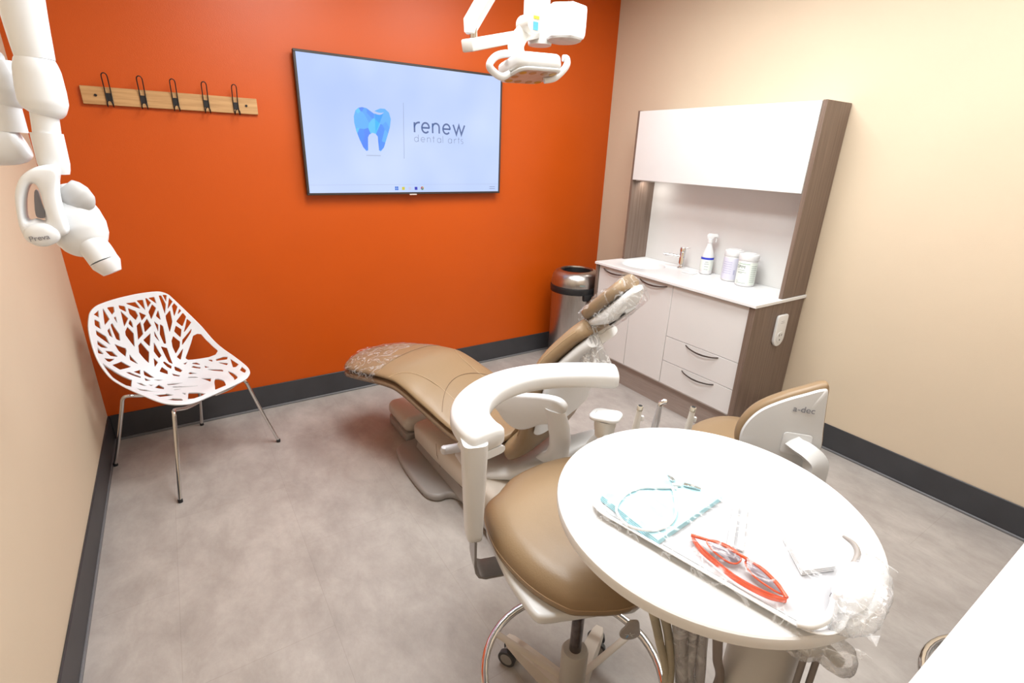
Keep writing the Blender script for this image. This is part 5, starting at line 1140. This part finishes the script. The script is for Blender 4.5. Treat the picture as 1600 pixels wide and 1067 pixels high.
# vertical arm seen from the top left: wide sleeve, knuckle, narrow sleeve
put(MB().tube([xp(22, -60), xp(37, 20), xp(55, 92)], [.044, .041, .036], 28, smooth=3), 'upper_arm', 'xraywhite', xr)
put(MB().tube([xp(54, 92), xp(58, 110), xp(64, 140), xp(68, 160), xp(70, 174), xp(70, 181)], [.036, .043, .046, .046, .039, .026], 30, smooth=4), 'elbow', 'xraywhite', xr)
put(MB().tube([xp(69, 176), xp(74, 212)], [.0265, .0265], 26, smooth=1), 'forearm', 'xraywhite', xr)
put(MB().tube([xp(73, 208), xp(84, 255), xp(88, 272)], [.031, .031, .026], 26, smooth=2), 'forearm_sleeve', 'xraywhite', xr)
# C-shaped grip: closed loop with an oval opening
grip_out = [(62, 259), (85, 257), (94, 263), (92, 285), (93, 305), (99, 330), (107, 355), (106, 365), (94, 370), (88, 379), (72, 385), (56, 383), (42, 372), (33, 355), (27, 325), (25, 300), (32, 278), (45, 266)]
grip_in = [(46, 290), (54, 287), (60, 292), (66, 310), (70, 325), (74, 342), (66, 345), (55, 342), (45, 344), (40, 335), (40, 310)]
go = [xp(u, v, 1.66) for u, v in smooth_loop(grip_out, 4)]; gi = [xp(u, v, 1.66) for u, v in smooth_loop(grip_in, 4)]
def thick_ring(outer, inner, y0, y1):
    """plate with a hole, rounded edges, between depth y0 and y1"""
    n = 96
    def resample(P, n, c):
        angs = sorted([(atan2(p.z-c.z, p.x-c.x), p) for p in P], key=lambda q: q[0]); out = []
        for k in range(n):
            a = -pi+2*pi*k/n
            for i in range(len(angs)):
                a0, p0 = angs[i-1] if i else (angs[-1][0]-2*pi, angs[-1][1]); a1, p1 = angs[i]
                if a0 <= a <= a1: t = (a-a0)/max(1e-9, a1-a0); out.append(p0.lerp(p1, t)); break
            else:
                out.append(angs[-1][1].lerp(angs[0][1], (a-angs[-1][0])/max(1e-9, angs[0][0]+2*pi-angs[-1][0])))
        return out
    c = Vector((sum(p.x for p in inner)/len(inner), y0, sum(p.z for p in inner)/len(inner)))
    O = resample(outer, n, c); I = resample(inner, n, c); rings = []
    for f, d in ((0, .35), (0, .65), (.04, .85), (.12, .97), (.22, 1.0), (.5, 1.03), (.78, 1.0), (.90, .95), (.97, .8), (1, .6), (1, .4), (.97, .2), (.90, .05), (.5, 0), (.12, .03), (.04, .15), (0, .35)):
        rings.append([Vector((O[k].x+(I[k].x-O[k].x)*f, y1+(y0-y1)*d, O[k].z+(I[k].z-O[k].z)*f)) for k in range(n)])
    return MB().loft(rings, cap=False)
put(thick_ring(go, gi, 1.635, 1.70), 'grip', 'xraywhite', xr, 60)
# control window seen through the grip
put(MB().prism([(p.x, p.z) for p in [xp(u, v, 1.72) for u, v in smooth_loop([(54, 300), (60, 298), (66, 318), (72, 338), (60, 340), (55, 330)], 4)]], -1.722, -1.715, .001, 1, mtx=Matrix(((1, 0, 0, 0), (0, 0, -1, 0), (0, 1, 0, 0), (0, 0, 0, 1)))), 'control_window', 'mirror', xr)
# round medallion with lettering
mc = xp(65, 367, 1.632)
MXZ = lambda p, y: Matrix.Translation((p.x, y, p.z)) @ Matrix(((1, 0, 0, 0), (0, 0, 1, 0), (0, 1, 0, 0), (0, 0, 0, 1)))
put(MB().loft([[(mc.x+.034*k*cos(q), y, mc.z+.028*k*sin(q)) for q in [2*pi*i/40 for i in range(40)]] for k, y in ((.95, 1.66), (1.0, 1.645), (.97, 1.634), (.85, 1.628), (.4, 1.624), (.05, 1.624))]), 'medallion', 'xraywhite', xr, 50)
m = MB(); text_mesh('Preva', .017, Matrix.Translation((mc.x-.004, 1.6225, mc.z-.006)) @ Matrix(((1, 0, 0, 0), (0, 0, -1, 0), (0, 1, 0, 0), (0, 0, 0, 1))) @ Matrix.Rotation(radians(7), 4, 'Z'), m); put(m, 'medallion_lettering', 'grayink', xr)
# tube head: rounded body, grey cap, cone
rings = []
hd = [((96, 288), .022), ((100, 296), .036), ((106, 312), .052), ((113, 332), .066), ((121, 352), .072), ((129, 370), .068), ((136, 384), .056), ((142, 394), .036), ((145, 399), .015)]
ca_, cb_2 = xp(96, 288, 1.74), xp(150, 408, 1.74)
put(MB().tube([xp(*p, 1.735) for p, r in hd], [r*.86 for p, r in hd], 36, smooth=5, sx=1.0, sy=.85, up=(0, 1, 0)), 'tube_head', 'xraywhite', xr, 60)
put(MB().tube([xp(98, 292, 1.71), xp(107, 299, 1.71), xp(119, 308, 1.71), xp(131, 318, 1.71), xp(140, 328, 1.71)], [.026, .034, .036, .030, .012], 24, smooth=5, sx=1.0, sy=.62, up=(0, 1, 0)), 'head_cap', 'palegray', xr, 60)
put(MB().tube([xp(140, 378, 1.72), xp(152, 392, 1.71), xp(163, 408, 1.70), ], [.034, .034, .033], 32, smooth=3), 'cone', 'xraywhite', xr)
put(MB().tube([xp(162.5, 407, 1.70), xp(167, 413, 1.698), xp(176, 426, 1.693)], [.0335, .0335, .022], 32, smooth=1), 'cone_tip', mat('translucent_cone_tip', (.72, .72, .74), .25, noise_amt=.02), xr)
# second, folded arm at the very left
YZ = 1.78
put(MB().tube([xp(-14, 96, YZ), xp(-4, 120, YZ), xp(2, 140, YZ), xp(6, 160, YZ), xp(7, 170, YZ)], [.040, .044, .044, .038, .022], 26, smooth=4), 'arm_joint', 'xraywhite', xr)
put(MB().tube([xp(2, 158, YZ), xp(14, 206, YZ)], [.034, .036], 24, smooth=1), 'lower_arm', 'xraywhite', xr)
put(MB().tube([xp(-30, 226, YZ), xp(-5, 226, YZ), xp(14, 226, YZ), xp(28, 224, YZ), xp(37, 222, YZ)], [.048, .048, .047, .044, .034], 28, smooth=4), 'arm_hub', 'xraywhite', xr)
put(MB().tube([xp(-14, 96, YZ), Vector((XL+.09, YZ+.1, 1.86)), Vector((XL+.03, YZ+.2, 1.88))], .030, 20, smooth=5), 'mount_arm', 'xraywhite', xr)
put(MB().box(XL+.0005, XL+.05, YZ+.10, YZ+.30, 1.72, 2.04, .012, 3), 'wall_plate', 'xraywhite', xr)
put(MB().tube([xp(22, -60), xp(10, -90), Vector((-.36, YZ-.02, 2.12)), Vector((XL+.05, YZ+.2, 2.02))], [.05, .045, .035, .03], 20, smooth=6), 'mount_arm', 'xraywhite', xr)
